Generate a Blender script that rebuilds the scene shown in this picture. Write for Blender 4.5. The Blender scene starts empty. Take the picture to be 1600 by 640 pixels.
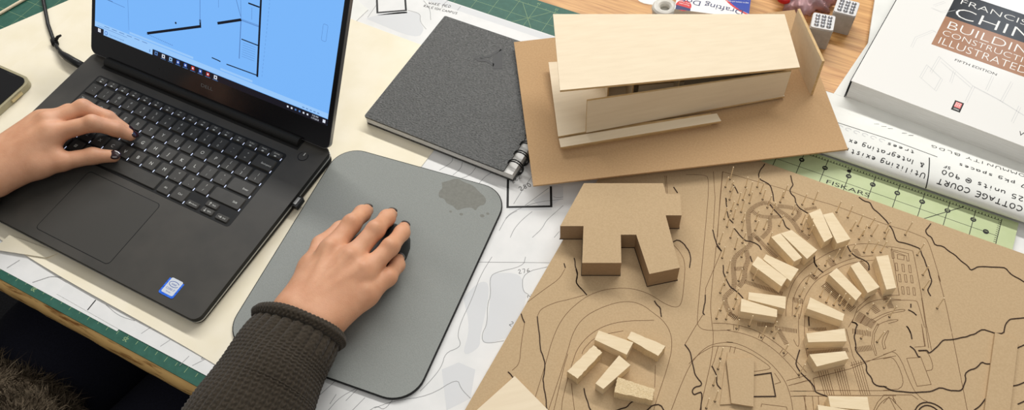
import bpy, bmesh, math, random
import numpy as np
from mathutils import Vector, Matrix

# ---------------------------------------------------------------- camera, sky, lamps, exposure
# All lengths below are millimetres, measured from the front left foot of the laptop;
# LIFT is the height of the paper-covered table top above the floor.
S = 0.001
LIFT = 750.0
scn = bpy.context.scene
col = scn.collection
rng = random.Random(7)

def W(x, y, z=0.0):
    return Vector((x * S, y * S, (z + LIFT) * S))

cam = bpy.data.cameras.new('camera')
cam.sensor_width = 36.0
cam.lens = 1337.428 / 1600.0 * 36.0
cam.clip_start = 0.02
cam_ob = bpy.data.objects.new('camera', cam)
col.objects.link(cam_ob)
right = Vector((0.88346982, 0.46617606, -0.04648618))
up = Vector((-0.35804133, 0.73585139, 0.57474266))
fwd = Vector((-0.30213819, 0.49112382, -0.8170128))
rot = Matrix((right, up, -fwd)).transposed().to_4x4()
cam_ob.matrix_world = Matrix.Translation(W(842.373, -183.661, 748.06)) @ rot
scn.camera = cam_ob

world = bpy.data.worlds.new('room_light')
scn.world = world
world.use_nodes = True
bg = world.node_tree.nodes['Background']
bg.inputs[0].default_value = (1.0, 0.985, 0.96, 1)
bg.inputs[1].default_value = 0.27

def area_lamp(name, x, y, z, sx, sy, power, target, color=(1, 0.985, 0.955)):
    l = bpy.data.lights.new(name, 'AREA')
    l.shape = 'RECTANGLE'
    l.size = sx; l.size_y = sy
    l.energy = power
    l.color = color
    o = bpy.data.objects.new(name, l)
    col.objects.link(o)
    o.location = W(x, y, z)
    d = W(*target) - o.location
    o.rotation_euler = d.to_track_quat('-Z', 'Y').to_euler()
    return o

area_lamp('ceiling_tube_back', -300, 1900, 1800, 3.4, 0.14, 76, (-300, 250, 0))
area_lamp('ceiling_panel_overhead', 750, 700, 1900, 1.6, 0.8, 4.5, (600, 300, 0))
area_lamp('fill_panel_near', 1100, -900, 1900, 1.4, 0.8, 8, (600, 200, 0))  # added soft fill to lighten the front-facing sides, not a known fixture
area_lamp('window_far', 1210, 2430, 1390, 0.17, 0.17, 0.8, (1000, 700, 0), (0.82, 0.9, 1))

scn.view_settings.view_transform = 'Standard'
scn.view_settings.look = 'None'
scn.view_settings.exposure = -0.08
scn.view_settings.gamma = 1.0
scn.view_settings.use_curve_mapping = False

# ---------------------------------------------------------------- materials
def lin(c):
    return tuple(((v / 255) / 12.92 if v / 255 <= 0.04045 else ((v / 255 + 0.055) / 1.055) ** 2.4) for v in c) + (1.0,)

def mat(name, c, rough=0.6, c2=None, scale=200.0, stretch=(1, 1, 1), bump=0.0, bump_scale=None, spec=0.35,
        metal=0.0, detail=3.0, lo=0.35, hi=0.65, kind='noise', coat=0.0, sss=0.0, emit=0.0, alpha=1.0, trans=0.0, rotz=0.0, sheen=0.0):
    m = bpy.data.materials.new(name)
    m.use_nodes = True
    nt = m.node_tree
    b = nt.nodes['Principled BSDF']
    b.inputs['Base Color'].default_value = lin(c)
    b.inputs['Roughness'].default_value = rough
    b.inputs['Specular IOR Level'].default_value = spec
    b.inputs['Metallic'].default_value = metal
    b.inputs['Coat Weight'].default_value = coat
    b.inputs['Coat Roughness'].default_value = 0.08
    b.inputs['Alpha'].default_value = alpha
    b.inputs['Transmission Weight'].default_value = trans
    if sheen:
        b.inputs['Sheen Weight'].default_value = sheen
    if sss:
        b.inputs['Subsurface Weight'].default_value = sss
        b.inputs['Subsurface Radius'].default_value = (0.006, 0.0025, 0.0012)
        b.inputs['Subsurface Scale'].default_value = 1.0
    if emit:
        b.inputs['Emission Color'].default_value = lin(c)
        b.inputs['Emission Strength'].default_value = emit
    if c2 is not None or bump:
        tc = nt.nodes.new('ShaderNodeTexCoord')
        mp = nt.nodes.new('ShaderNodeMapping')
        mp.vector_type = 'TEXTURE'                      # turn first, then stretch
        mp.inputs['Scale'].default_value = tuple(1 / q for q in stretch)
        mp.inputs['Rotation'].default_value = (0, 0, rotz)
        nt.links.new(tc.outputs['Object'], mp.inputs['Vector'])
        def tex(sc):
            if kind == 'voronoi':
                t = nt.nodes.new('ShaderNodeTexVoronoi'); t.feature = 'SMOOTH_F1'
                t.inputs['Scale'].default_value = sc
                nt.links.new(mp.outputs[0], t.inputs['Vector'])
                return t.outputs['Distance']
            t = nt.nodes.new('ShaderNodeTexNoise')
            t.inputs['Scale'].default_value = sc
            t.inputs['Detail'].default_value = detail
            nt.links.new(mp.outputs[0], t.inputs['Vector'])
            return t.outputs['Fac']
        f = tex(scale)
        if c2 is not None:
            r = nt.nodes.new('ShaderNodeValToRGB')
            r.color_ramp.elements[0].position = lo
            r.color_ramp.elements[1].position = hi
            r.color_ramp.elements[0].color = lin(c)
            r.color_ramp.elements[1].color = lin(c2)
            nt.links.new(f, r.inputs[0])
            nt.links.new(r.outputs[0], b.inputs['Base Color'])
        if bump:
            bn = nt.nodes.new('ShaderNodeBump')
            bn.inputs['Strength'].default_value = bump
            bn.inputs['Distance'].default_value = 0.001
            nt.links.new(tex(bump_scale) if bump_scale else f, bn.inputs['Height'])
            nt.links.new(bn.outputs[0], b.inputs['Normal'])
    return m

M = {}
M['oak'] = mat('oak_table_top', (176, 122, 66), 0.38, (222, 172, 108), 24, (0.7, 11, 11), bump=0.08, detail=8, lo=0.3, hi=0.7, spec=0.4)
M['oak_worn'] = mat('worn_oak_edge', (150, 100, 48), 0.5, (238, 194, 124), 160, (0.22, 1.4, 1.4), bump=0.3, detail=9, lo=0.34, hi=0.48)
M['dark_under'] = mat('dark_table_underside', (52, 40, 30), 0.7, (70, 52, 36), 60)
M['floor'] = mat('dark_carpet', (24, 24, 26), 0.95, (36, 36, 40), 260, bump=0.4)
M['mat_green'] = mat('green_cutting_mat', (43, 90, 76), 0.55, (49, 98, 84), 160)
M['mat_ink'] = mat('mat_yellow_print', (150, 176, 128), 0.6)
M['paper'] = mat('white_plot_paper', (226, 226, 224), 0.75, (233, 232, 230), 40)
M['paper_tint'] = mat('grey_printed_tint', (216, 217, 218), 0.75)
M['ink_grey'] = mat('grey_contour_ink', (150, 150, 150), 0.8)
M['ink_black'] = mat('black_ink', (22, 21, 21), 0.6)
M['ink_soft'] = mat('pencil_ink', (74, 72, 70), 0.7)
M['ink_pale'] = mat('pale_ink', (205, 205, 204), 0.7)
M['trace'] = mat('cream_trace_paper', (238, 228, 202), 0.7, (243, 234, 212), 25)
M['trace_white'] = mat('white_trace_paper', (230, 230, 224), 0.65, (236, 236, 230), 30)
M['alu'] = mat('laptop_palmrest', (62, 60, 56), 0.5, (70, 67, 62), 30, spec=0.4)
M['pad_touch'] = mat('touchpad_surface', (66, 64, 60), 0.45, spec=0.4)
M['groove'] = mat('black_groove', (16, 16, 16), 0.6)
M['key'] = mat('black_key', (56, 54, 50), 0.5, (62, 60, 56), 60, spec=0.4)
M['legend'] = mat('white_legend', (205, 205, 198), 0.6)
M['backlight'] = mat('keyboard_backlight', (214, 224, 255), 0.5, emit=0.8)
M['bezel'] = mat('black_glass_bezel', (20, 20, 24), 0.22, spec=0.5)
M['lid_alu'] = mat('lid_aluminium', (150, 150, 150), 0.35, metal=0.7)
M['hinge'] = mat('black_hinge_plastic', (34, 34, 33), 0.42)
M['rim'] = mat('silver_rim', (190, 190, 188), 0.3, metal=0.8)
M['blk_plastic'] = mat('black_plastic', (24, 24, 25), 0.4)
M['rubber'] = mat('black_rubber', (20, 20, 20), 0.75)
M['pad'] = mat('grey_pad_fabric', (140, 143, 139), 0.85, (148, 151, 147), 900, bump=0.15, detail=2)
M['pad_stain'] = mat('damp_stain_on_pad', (122, 122, 115), 0.8, (129, 129, 122), 300)
M['leather'] = mat('black_grained_leather', (42, 43, 42), 0.4, (88, 88, 85), 380, (1, 1.7, 1), bump=1.0, detail=4, lo=0.36, hi=0.7, spec=0.5)
M['emboss'] = mat('embossed_leather', (30, 30, 30), 0.45)
M['pages'] = mat('page_edges', (240, 238, 234), 0.8, (224, 222, 216), 60, (1, 1, 60))
M['wire'] = mat('black_wire', (18, 18, 18), 0.35)
M['chip'] = mat('brown_chipboard', (184, 149, 108), 0.85, (192, 157, 116), 500, bump=0.04)
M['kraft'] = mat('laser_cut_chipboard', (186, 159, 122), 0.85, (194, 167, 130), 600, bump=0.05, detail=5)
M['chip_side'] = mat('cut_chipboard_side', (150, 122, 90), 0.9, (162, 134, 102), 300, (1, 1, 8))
M['burnt'] = mat('burnt_cut_edge', (52, 34, 22), 0.85)
M['engrave'] = mat('engraved_brown_line', (108, 78, 50), 0.85)
M['bass'] = mat('pale_basswood', (228, 210, 180), 0.6, (234, 217, 188), 18, (1.0, 12, 12), bump=0.03, detail=5, lo=0.3, hi=0.7, rotz=0.72)
M['bass_edge'] = mat('basswood_edge', (198, 164, 112), 0.7, (214, 182, 132), 90, (1, 1, 6))
M['bass_block'] = mat('basswood_block', (228, 206, 168), 0.65, (235, 215, 180), 60, (1, 5, 5), bump=0.05, rotz=0.4)
M['rough_cut'] = mat('rough_sawn_wood', (216, 190, 146), 0.8, (232, 209, 168), 900, (1, 1, 1), bump=0.8)
M['pin'] = mat('dowel_pin_wood', (236, 214, 176), 0.7)
M['skin'] = mat('skin', (206, 149, 114), 0.5, (217, 163, 128), 70, bump=0.18, bump_scale=900, sss=0.12, detail=4, lo=0.3, hi=0.7)
M['nail'] = mat('dark_plum_nail_polish', (42, 18, 22), 0.15, spec=0.6, coat=0.6)
M['wool'] = mat('dark_brown_wool', (52, 46, 38), 0.95, (66, 58, 48), 500, bump=0.5, bump_scale=1800, spec=0.1, sheen=0.15)
M['fur'] = mat('brown_fuzzy_pile', (70, 60, 48), 0.95, (106, 94, 78), 60, spec=0.1)
M['jeans'] = mat('dark_navy_trousers', (22, 23, 32), 0.9, (28, 29, 40), 700, bump=0.3, spec=0.15)
M['ruler'] = mat('pale_green_acrylic', (186, 198, 150), 0.5, (192, 203, 157), 60, spec=0.25)
M['bookcover'] = mat('glossy_white_cover', (236, 234, 229), 0.14, spec=0.5)
M['book_black'] = mat('cover_black_band', (22, 24, 28), 0.22, spec=0.5)
M['book_blue'] = mat('cover_blue_band', (58, 76, 104), 0.2, (96, 118, 150), 60, spec=0.5)
M['book_tan'] = mat('cover_tan_band', (160, 112, 78), 0.22, (170, 124, 92), 40, spec=0.5)
M['cover_white'] = mat('cover_white_lettering', (240, 238, 232), 0.3)
M['red'] = mat('red_print', (204, 38, 40), 0.4)
M['pinkred'] = mat('pink_red_seal', (236, 120, 118), 0.4)
M['box_white'] = mat('white_carton', (232, 231, 228), 0.35)
M['box_blue'] = mat('blue_print', (22, 58, 160), 0.3)
M['box_navy'] = mat('navy_print', (24, 32, 92), 0.4)
M['concrete'] = mat('grey_cast_cube', (184, 179, 170), 0.85, (197, 192, 184), 120, bump=0.15)
M['stud_plate'] = mat('white_stud_plate', (216, 214, 212), 0.5)
M['stud'] = mat('silver_stud', (196, 196, 200), 0.22, metal=0.9)
M['clearcase'] = mat('clear_gel_case', (206, 196, 160), 0.25, spec=0.5, trans=0.35)
M['phoneglass'] = mat('black_phone_glass', (12, 12, 14), 0.08, spec=0.6)
M['gold'] = mat('champagne_button', (206, 190, 150), 0.35, metal=0.6)
M['bag'] = mat('pink_plastic_film', (216, 176, 178), 0.2, spec=0.6, trans=0.55)
M['clear'] = mat('frosted_plastic', (226, 223, 214), 0.35, trans=0.15)
M['stick_blue'] = mat('blue_sticker_border', (20, 86, 216), 0.3, (70, 130, 236), 500)
M['stick_white'] = mat('silver_sticker_face', (210, 216, 224), 0.3)
M['deepblue'] = mat('deep_blue_print', (24, 70, 160), 0.4)
def screen(name, c, e=1.0):
    return mat(name, (8, 8, 8), 0.2, spec=0.3) if e == 0 else _screen(name, c, e)
def _screen(name, c, e):
    m = mat(name, c, 0.3, spec=0.2, emit=e)
    m.node_tree.nodes['Principled BSDF'].inputs['Base Color'].default_value = (0.01, 0.01, 0.012, 1)
    return m
M['scr_blue'] = screen('screen_light_blue', (124, 186, 255), 1.0)
M['scr_strip'] = screen('screen_paler_blue', (156, 204, 255), 1.0)
M['scr_line'] = screen('screen_dark_line', (14, 18, 30), 1.0)
M['scr_mid'] = screen('screen_mid_line', (86, 128, 190), 1.0)
M['scr_bar'] = screen('screen_taskbar', (22, 20, 30), 1.0)
M['scr_white'] = screen('screen_white_icon', (225, 232, 245), 1.0)
M['scr_red'] = screen('screen_red_icon', (190, 50, 44), 1.0)
M['scr_icon'] = screen('screen_blue_icon', (52, 96, 190), 1.0)

# ---------------------------------------------------------------- mesh helpers (millimetres)
class MB:
    """collects shapes in millimetres; build() links them as one mesh object"""
    def __init__(self):
        self.v = []; self.f = []; self.mi = []
    def add(self, vs, fs, mi=0):
        n = len(self.v)
        self.v += [tuple(map(float, p)) for p in vs]
        self.f += [tuple(i + n for i in f) for f in fs]
        self.mi += [mi] * len(fs)
        return self
    def prism(self, poly, z0, z1, mi=0, side=None, bottom=True):
        a = sum(poly[i][0] * poly[(i + 1) % len(poly)][1] - poly[(i + 1) % len(poly)][0] * poly[i][1] for i in range(len(poly)))
        if a < 0: poly = poly[::-1]
        n = len(poly)
        zf = (lambda z, i: z[i] if isinstance(z, (list, tuple)) else z)
        if a < 0:
            z0 = z0[::-1] if isinstance(z0, (list, tuple)) else z0
            z1 = z1[::-1] if isinstance(z1, (list, tuple)) else z1
        vs = [(p[0], p[1], zf(z0, i)) for i, p in enumerate(poly)] + [(p[0], p[1], zf(z1, i)) for i, p in enumerate(poly)]
        self.add(vs, [tuple(range(n, 2 * n))] + ([tuple(range(n - 1, -1, -1))] if bottom else []), mi)
        self.add(vs, [(i, (i + 1) % n, n + (i + 1) % n, n + i) for i in range(n)], mi if side is None else side)
        return self
    def box(self, x0, x1, y0, y1, z0, z1, mi=0, side=None):
        return self.prism([(x0, y0), (x1, y0), (x1, y1), (x0, y1)], z0, z1, mi, side)
    def flat(self, poly, z, mi=0):
        a = sum(poly[i][0] * poly[(i + 1) % len(poly)][1] - poly[(i + 1) % len(poly)][0] * poly[i][1] for i in range(len(poly)))
        if a < 0: poly = poly[::-1]
        return self.add([(p[0], p[1], z) for p in poly], [tuple(range(len(poly)))], mi)
    def ribbon(self, pts, w, z, h=0.0, mi=0):
        """a strip of width w along a polyline lying at height z; h > 0 gives it body"""
        P = [Vector((p[0], p[1])) for p in pts]
        P = [p for i, p in enumerate(P) if i == 0 or (p - P[i - 1]).length > 1e-4]
        if len(P) < 2: return self
        L, R = [], []
        for i, p in enumerate(P):
            d0 = (p - P[i - 1]).normalized() if i else (P[1] - p).normalized()
            d1 = (P[i + 1] - p).normalized() if i < len(P) - 1 else d0
            t = d0 + d1
            if t.length < 1e-3: t = d0
            t.normalize()
            k = 1.0 / max(0.5, abs(t.dot(d0)))
            n = Vector((-t.y, t.x)) * (w / 2 * k)
            L.append(p + n); R.append(p - n)
        n = len(P)
        vs = [(p.x, p.y, z + h) for p in L] + [(p.x, p.y, z + h) for p in R]
        fs = [(i, n + i, n + i + 1, i + 1) for i in range(n - 1)]
        if h:
            vs += [(p.x, p.y, z) for p in L] + [(p.x, p.y, z) for p in R]
            for i in range(n - 1):
                fs += [(i, i + 1, 2 * n + i + 1, 2 * n + i), (n + i + 1, n + i, 3 * n + i, 3 * n + i + 1)]
            fs += [(n, 0, 2 * n, 3 * n), (n - 1, 2 * n - 1, 4 * n - 1, 3 * n - 1)]
        return self.add(vs, fs, mi)
    def tube(self, pts, r, n=8, mi=0, cap=True, flat=1.0):
        P = [Vector(p) for p in pts]
        rs = r if isinstance(r, (list, tuple)) else [r] * len(P)
        ref = Vector((0, 0, 1))
        vs, fs = [], []
        for i, p in enumerate(P):
            t = (P[min(i + 1, len(P) - 1)] - P[max(i - 1, 0)]).normalized()
            if abs(t.dot(ref)) > 0.97: ref = Vector((1, 0.1, 0)) if abs(t.x) < 0.9 else Vector((0, 1, 0))
            a = t.cross(ref).normalized(); b = a.cross(t).normalized()
            for k in range(n):
                an = 2 * math.pi * k / n
                vs.append(p + (a * math.cos(an) + b * math.sin(an) * flat) * rs[i])
        for i in range(len(P) - 1):
            for k in range(n):
                fs.append((i * n + k, i * n + (k + 1) % n, (i + 1) * n + (k + 1) % n, (i + 1) * n + k))
        if cap:
            fs.append(tuple(range(n - 1, -1, -1))); fs.append(tuple((len(P) - 1) * n + k for k in range(n)))
        return self.add(vs, [f[::-1] for f in fs], mi)
    def cyl(self, x, y, z0, z1, r, n=16, mi=0, r1=None):
        r1 = r if r1 is None else r1
        vs = [(x + r * math.cos(2 * math.pi * k / n), y + r * math.sin(2 * math.pi * k / n), z0) for k in range(n)]
        vs += [(x + r1 * math.cos(2 * math.pi * k / n), y + r1 * math.sin(2 * math.pi * k / n), z1) for k in range(n)]
        fs = [(k, (k + 1) % n, n + (k + 1) % n, n + k) for k in range(n)]
        fs += [tuple(range(n, 2 * n)), tuple(range(n - 1, -1, -1))]
        return self.add(vs, fs, mi)
    def ball(self, c, rx, ry=None, rz=None, n=12, m=8, mi=0, frame=None):
        ry = rx if ry is None else ry; rz = rx if rz is None else rz
        fr = frame or (Vector((1, 0, 0)), Vector((0, 1, 0)), Vector((0, 0, 1)))
        c = Vector(c)
        vs = [c + fr[2] * rz]
        for j in range(1, m):
            ph = math.pi * j / m
            for k in range(n):
                a = 2 * math.pi * k / n
                vs.append(c + fr[0] * (rx * math.sin(ph) * math.cos(a)) + fr[1] * (ry * math.sin(ph) * math.sin(a)) + fr[2] * (rz * math.cos(ph)))
        vs.append(c - fr[2] * rz)
        fs = [(0, 1 + k, 1 + (k + 1) % n) for k in range(n)]
        for j in range(m - 2):
            for k in range(n):
                a = 1 + j * n
                fs.append((a + k, a + n + k, a + n + (k + 1) % n, a + (k + 1) % n))
        e = len(vs) - 1; a = 1 + (m - 2) * n
        fs += [(e, a + (k + 1) % n, a + k) for k in range(n)]
        return self.add(vs, fs, mi)
    def rot(self, ang, cx, cy, start=0):
        c, s = math.cos(ang), math.sin(ang)
        for i in range(start, len(self.v)):
            x, y, z = self.v[i]
            self.v[i] = (cx + c * (x - cx) - s * (y - cy), cy + s * (x - cx) + c * (y - cy), z)
        return self
    def map(self, fn, start=0):
        for i in range(start, len(self.v)): self.v[i] = fn(*self.v[i])
        return self
    def build(self, name, mats, parent=None, origin=None, bevel=0.0, seg=2, smooth=False, sub=0, angle=40):
        """origin (mm) is the object's own base; children of a thing reuse the thing's base"""
        if origin is None:
            origin = tuple(parent['_o']) if parent is not None and '_o' in parent else (0, 0, 0)
        me = bpy.data.meshes.new(name)
        ox, oy, oz = origin
        me.from_pydata([((x - ox) * S, (y - oy) * S, (z - oz) * S) for x, y, z in self.v], [], self.f)
        if not isinstance(mats, (list, tuple)): mats = [mats]
        for m in mats: me.materials.append(m)
        me.polygons.foreach_set('material_index', self.mi)
        if smooth: me.polygons.foreach_set('use_smooth', [True] * len(me.polygons))
        me.update()
        o = bpy.data.objects.new(name, me)
        col.objects.link(o)
        if parent is not None:
            o.parent = parent
        else:
            o.location = W(*origin)
        o['_o'] = origin
        if bevel:
            b = o.modifiers.new('bevel', 'BEVEL'); b.width = bevel * S; b.segments = seg; b.limit_method = 'ANGLE'; b.angle_limit = math.radians(angle)
            if smooth is False:
                me.polygons.foreach_set('use_smooth', [False] * len(me.polygons))
        if sub:
            s_ = o.modifiers.new('sub', 'SUBSURF'); s_.levels = sub; s_.render_levels = sub
        return o

def tag(o, label=None, cat=None, group=None, kind=None):
    if label: o['label'] = label
    if cat: o['category'] = cat
    if group: o['group'] = group
    if kind: o['kind'] = kind
    return o

def thing(name, label, cat, origin, group=None):
    o = bpy.data.objects.new(name, None)
    o.empty_display_size = 0.02
    col.objects.link(o)
    o.location = W(*origin)
    o['_o'] = tuple(float(c) for c in origin)
    return tag(o, label, cat, group)

def chaikin(p, n=2):
    for _ in range(n):
        q = [p[0]]
        for a, b in zip(p[:-1], p[1:]):
            q.append((a[0] * .75 + b[0] * .25, a[1] * .75 + b[1] * .25))
            q.append((a[0] * .25 + b[0] * .75, a[1] * .25 + b[1] * .75))
        q.append(p[-1]); p = q
    return p

def round_poly(x0, x1, y0, y1, r, n=6):
    out = []
    for cx, cy, a0 in ((x1 - r, y1 - r, 0), (x0 + r, y1 - r, 90), (x0 + r, y0 + r, 180), (x1 - r, y0 + r, 270)):
        for k in range(n + 1):
            a = math.radians(a0 + 90 * k / n)
            out.append((cx + r * math.cos(a), cy + r * math.sin(a)))
    return out

_glyphs = {}
def text_shape(s, size, thin=0.0):
    """flat outline lettering (built-in font): vertices and faces in mm, baseline at the origin"""
    k = (s, thin)
    if k not in _glyphs:
        cu = bpy.data.curves.new('lettering', 'FONT')
        cu.body = s; cu.size = 1.0; cu.resolution_u = 3; cu.offset = -thin
        ob = bpy.data.objects.new('lettering', cu)
        col.objects.link(ob)
        dg = bpy.context.evaluated_depsgraph_get()
        me = bpy.data.meshes.new_from_object(ob.evaluated_get(dg))
        vs = [tuple(v.co) for v in me.vertices]; fs = [tuple(p.vertices) for p in me.polygons]
        bpy.data.objects.remove(ob); bpy.data.curves.remove(cu); bpy.data.meshes.remove(me)
        _glyphs[k] = (vs, fs)
    vs, fs = _glyphs[k]
    return [(v[0] * size, v[1] * size, 0) for v in vs], fs

def put_text(mb, s, x, y, z, size, ang=0.0, mi=0, center=False, width=None, sx=1.0, slant=0.0, thin=0.0):
    """lettering lying flat; size is the cap height in mm"""
    vs, fs = text_shape(s, size / 0.69, thin)
    if not vs: return mb
    w = max(v[0] for v in vs)
    k = (width / w) if width else sx
    c, sn = math.cos(ang), math.sin(ang)
    off = w * k / 2 if center else 0
    yo = size / 2 if center else 0
    out = []
    for v in vs:
        a, b = v[0] * k + v[1] * slant - off, v[1] - yo
        out.append((x + c * a - sn * b, y + sn * a + c * b, z))
    return mb.add(out, fs, mi)

# pen strokes for handwriting, each letter on a 4 x 6 grid
PEN = {
'A': [[(0, 0), (2, 6), (4, 0)], [(1, 2.2), (3.2, 2.4)]], 'B': [[(0, 0), (0, 6), (3, 5.4), (3, 3.6), (0.3, 3.1), (3.6, 2.4), (3.4, .5), (0, 0)]],
'C': [[(3.8, 5), (2.4, 6), (.6, 4.8), (0, 2.6), (.8, .5), (2.6, 0), (4, .9)]], 'D': [[(0, 0), (.2, 6), (2.6, 5.4), (3.9, 3), (2.6, .5), (0, 0)]],
'E': [[(3.6, 6), (.2, 5.8), (0, 0), (3.6, .2)], [(0, 3), (2.8, 3.1)]], 'F': [[(3.6, 6), (.2, 5.8), (0, 0)], [(.1, 3), (2.6, 3)]],
'G': [[(3.6, 5.2), (2, 6), (.3, 4.2), (.2, 1.4), (1.8, 0), (3.7, .8), (3.7, 2.7), (2.2, 2.7)]], 'H': [[(0, 0), (.1, 6)], [(3.6, 6), (3.6, 0)], [(0, 3), (3.6, 3.1)]],
'I': [[(2, 0), (2, 6)]], 'K': [[(.3, 0), (.3, 6)], [(3.6, 6), (.4, 2.6), (3.8, 0)]], 'L': [[(.3, 6), (.2, 0), (3.4, .1)]],
'M': [[(0, 0), (.4, 6), (2, 2.4), (3.6, 6), (4, 0)]], 'N': [[(.2, 0), (.2, 6), (3.6, 0), (3.7, 6)]], 'O': [[(2, 6), (.3, 4.6), (.2, 1.5), (2, 0), (3.8, 1.5), (3.7, 4.6), (2, 6)]],
'P': [[(.3, 0), (.3, 6), (3.2, 5.4), (3.2, 3.4), (.4, 2.8)]], 'R': [[(.2, 0), (.3, 6), (3.3, 5.2), (3, 3.5), (.4, 3), (3.8, 0)]],
'S': [[(3.5, 5.3), (2, 6), (.4, 4.8), (1.6, 3.3), (3.4, 2), (2.4, .2), (.2, .6)]], 'T': [[(0, 6), (4, 5.9)], [(2, 6), (1.9, 0)]],
'U': [[(.1, 6), (.3, 1.2), (1.8, 0), (3.4, 1.2), (3.6, 6)]], 'W': [[(0, 6), (1, 0), (2, 4), (3.2, 0), (4.2, 6)]], 'Y': [[(0, 6), (2, 3), (4, 6)], [(2, 3), (1.8, 0)]], 'Z': [[(.2, 6), (3.6, 5.8), (.2, .2), (3.8, 0)]],
'a': [[(3, 3.6), (1.2, 3.8), (.2, 1.8), (1.2, 0), (2.8, 1.2), (3, 3.6), (3.3, 0)]], 'c': [[(3, 3.2), (1.6, 3.8), (.3, 2), (1.4, 0), (3.2, .5)]], 'e': [[(.4, 2), (3, 2.2), (2, 3.8), (.5, 2.6), (.8, .4), (3.2, .4)]],
'g': [[(3, 3.5), (1.2, 3.8), (.4, 2), (1.4, .4), (3, 1.6), (3, 3.6), (3, -1.2), (1.2, -2.2), (0, -1.4)]], 'i': [[(1.6, 3.6), (1.6, 0)], [(1.6, 5), (1.7, 5.4)]], 'k': [[(.4, 0), (.4, 6)], [(2.8, 3.8), (.5, 1.8), (3, 0)]],
'l': [[(1.6, 6), (1.6, 0)]], 'n': [[(.4, 0), (.4, 3.7)], [(.4, 2.4), (2, 3.8), (3, 2.6), (3, 0)]], 'p': [[(.4, 3.8), (.4, -2.2)], [(.4, 3), (2.2, 3.8), (3, 2), (1.8, .2), (.4, 1)]],
'r': [[(.5, 3.8), (.5, 0)], [(.5, 2.4), (1.6, 3.7), (2.8, 3.6)]], 's': [[(2.8, 3.5), (1.2, 3.8), (.6, 2.6), (2.6, 1.4), (2, 0), (.4, .3)]], 't': [[(1.4, 5.4), (1.5, .5), (2.8, 0)], [(.2, 3.8), (2.8, 3.8)]],
'u': [[(.4, 3.8), (.5, .8), (1.8, 0), (3, 1.4)], [(3, 3.8), (3.1, 0)]], 'x': [[(.2, 3.8), (3, 0)], [(2.9, 3.8), (.3, 0)]], 'z': [[(.4, 3.6), (2.8, 3.6), (.4, .1), (3, 0)]],
'0': [[(2, 6), (.4, 4), (.5, 1.4), (2, 0), (3.5, 1.6), (3.4, 4.4), (2, 6)]], '2': [[(.3, 4.8), (1.6, 6), (3.2, 5), (2.8, 3.4), (.2, .2), (3.8, .3)]], '5': [[(3.4, 6), (.8, 5.8), (.6, 3.4), (2.6, 3.6), (3.5, 1.8), (2.2, .1), (.2, .5)]],
'6': [[(3, 5.8), (1, 4), (.3, 1.8), (1.6, 0), (3.4, 1.4), (2.4, 3), (.5, 2)]], '7': [[(.2, 5.8), (3.8, 6), (1.6, 0)]], '8': [[(2, 3.2), (.6, 4.6), (2, 6), (3.4, 4.7), (2, 3.2), (.3, 1.5), (2, 0), (3.7, 1.4), (2, 3.2)]],
'9': [[(3.4, 4.6), (2, 6), (.5, 4.6), (1.4, 3), (3.3, 4), (3.4, 5), (3, 0)]], '&': [[(3.8, 0), (.8, 4.6), (1.8, 6), (2.6, 4.8), (.3, 1.6), (1.6, 0), (3.6, 2.2)]],
'@': [[(2.8, 3.6), (1.6, 3.8), (1.2, 2.4), (2, 1.8), (2.9, 3.6), (3.2, 1.8), (4.2, 2.6), (3.8, 5), (2, 6), (.2, 4.4), (.2, 1.6), (1.6, 0), (3.6, .4)]],
}
def pen_text(s, size, gap=1.35):
    """handwriting as a list of strokes in mm (baseline at the origin)"""
    out = []; x = 0.0; k = size / 6
    for ch in s:
        if ch == ' ':
            x += 3.2 * k; continue
        for st in PEN.get(ch, []):
            out.append([(x + (px + rng.uniform(-.12, .12)) * k, (py + rng.uniform(-.15, .15)) * k) for px, py in st])
        x += (3.4 if ch.islower() and ch not in 'il' else (2.6 if ch in 'ilI' else 4.0)) * k + gap * k
    return out, x
def put_pen(mb, s, x, y, z, size, ang, w, mi=0, width=None):
    st, tot = pen_text(s, size)
    kx = width / tot if width else 1.0
    c, sn = math.cos(ang), math.sin(ang)
    for q in st:
        mb.ribbon(chaikin([(x + c * a * kx - sn * b, y + sn * a * kx + c * b) for a, b in q], 1), w, z, 0, mi)
    return mb

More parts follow.
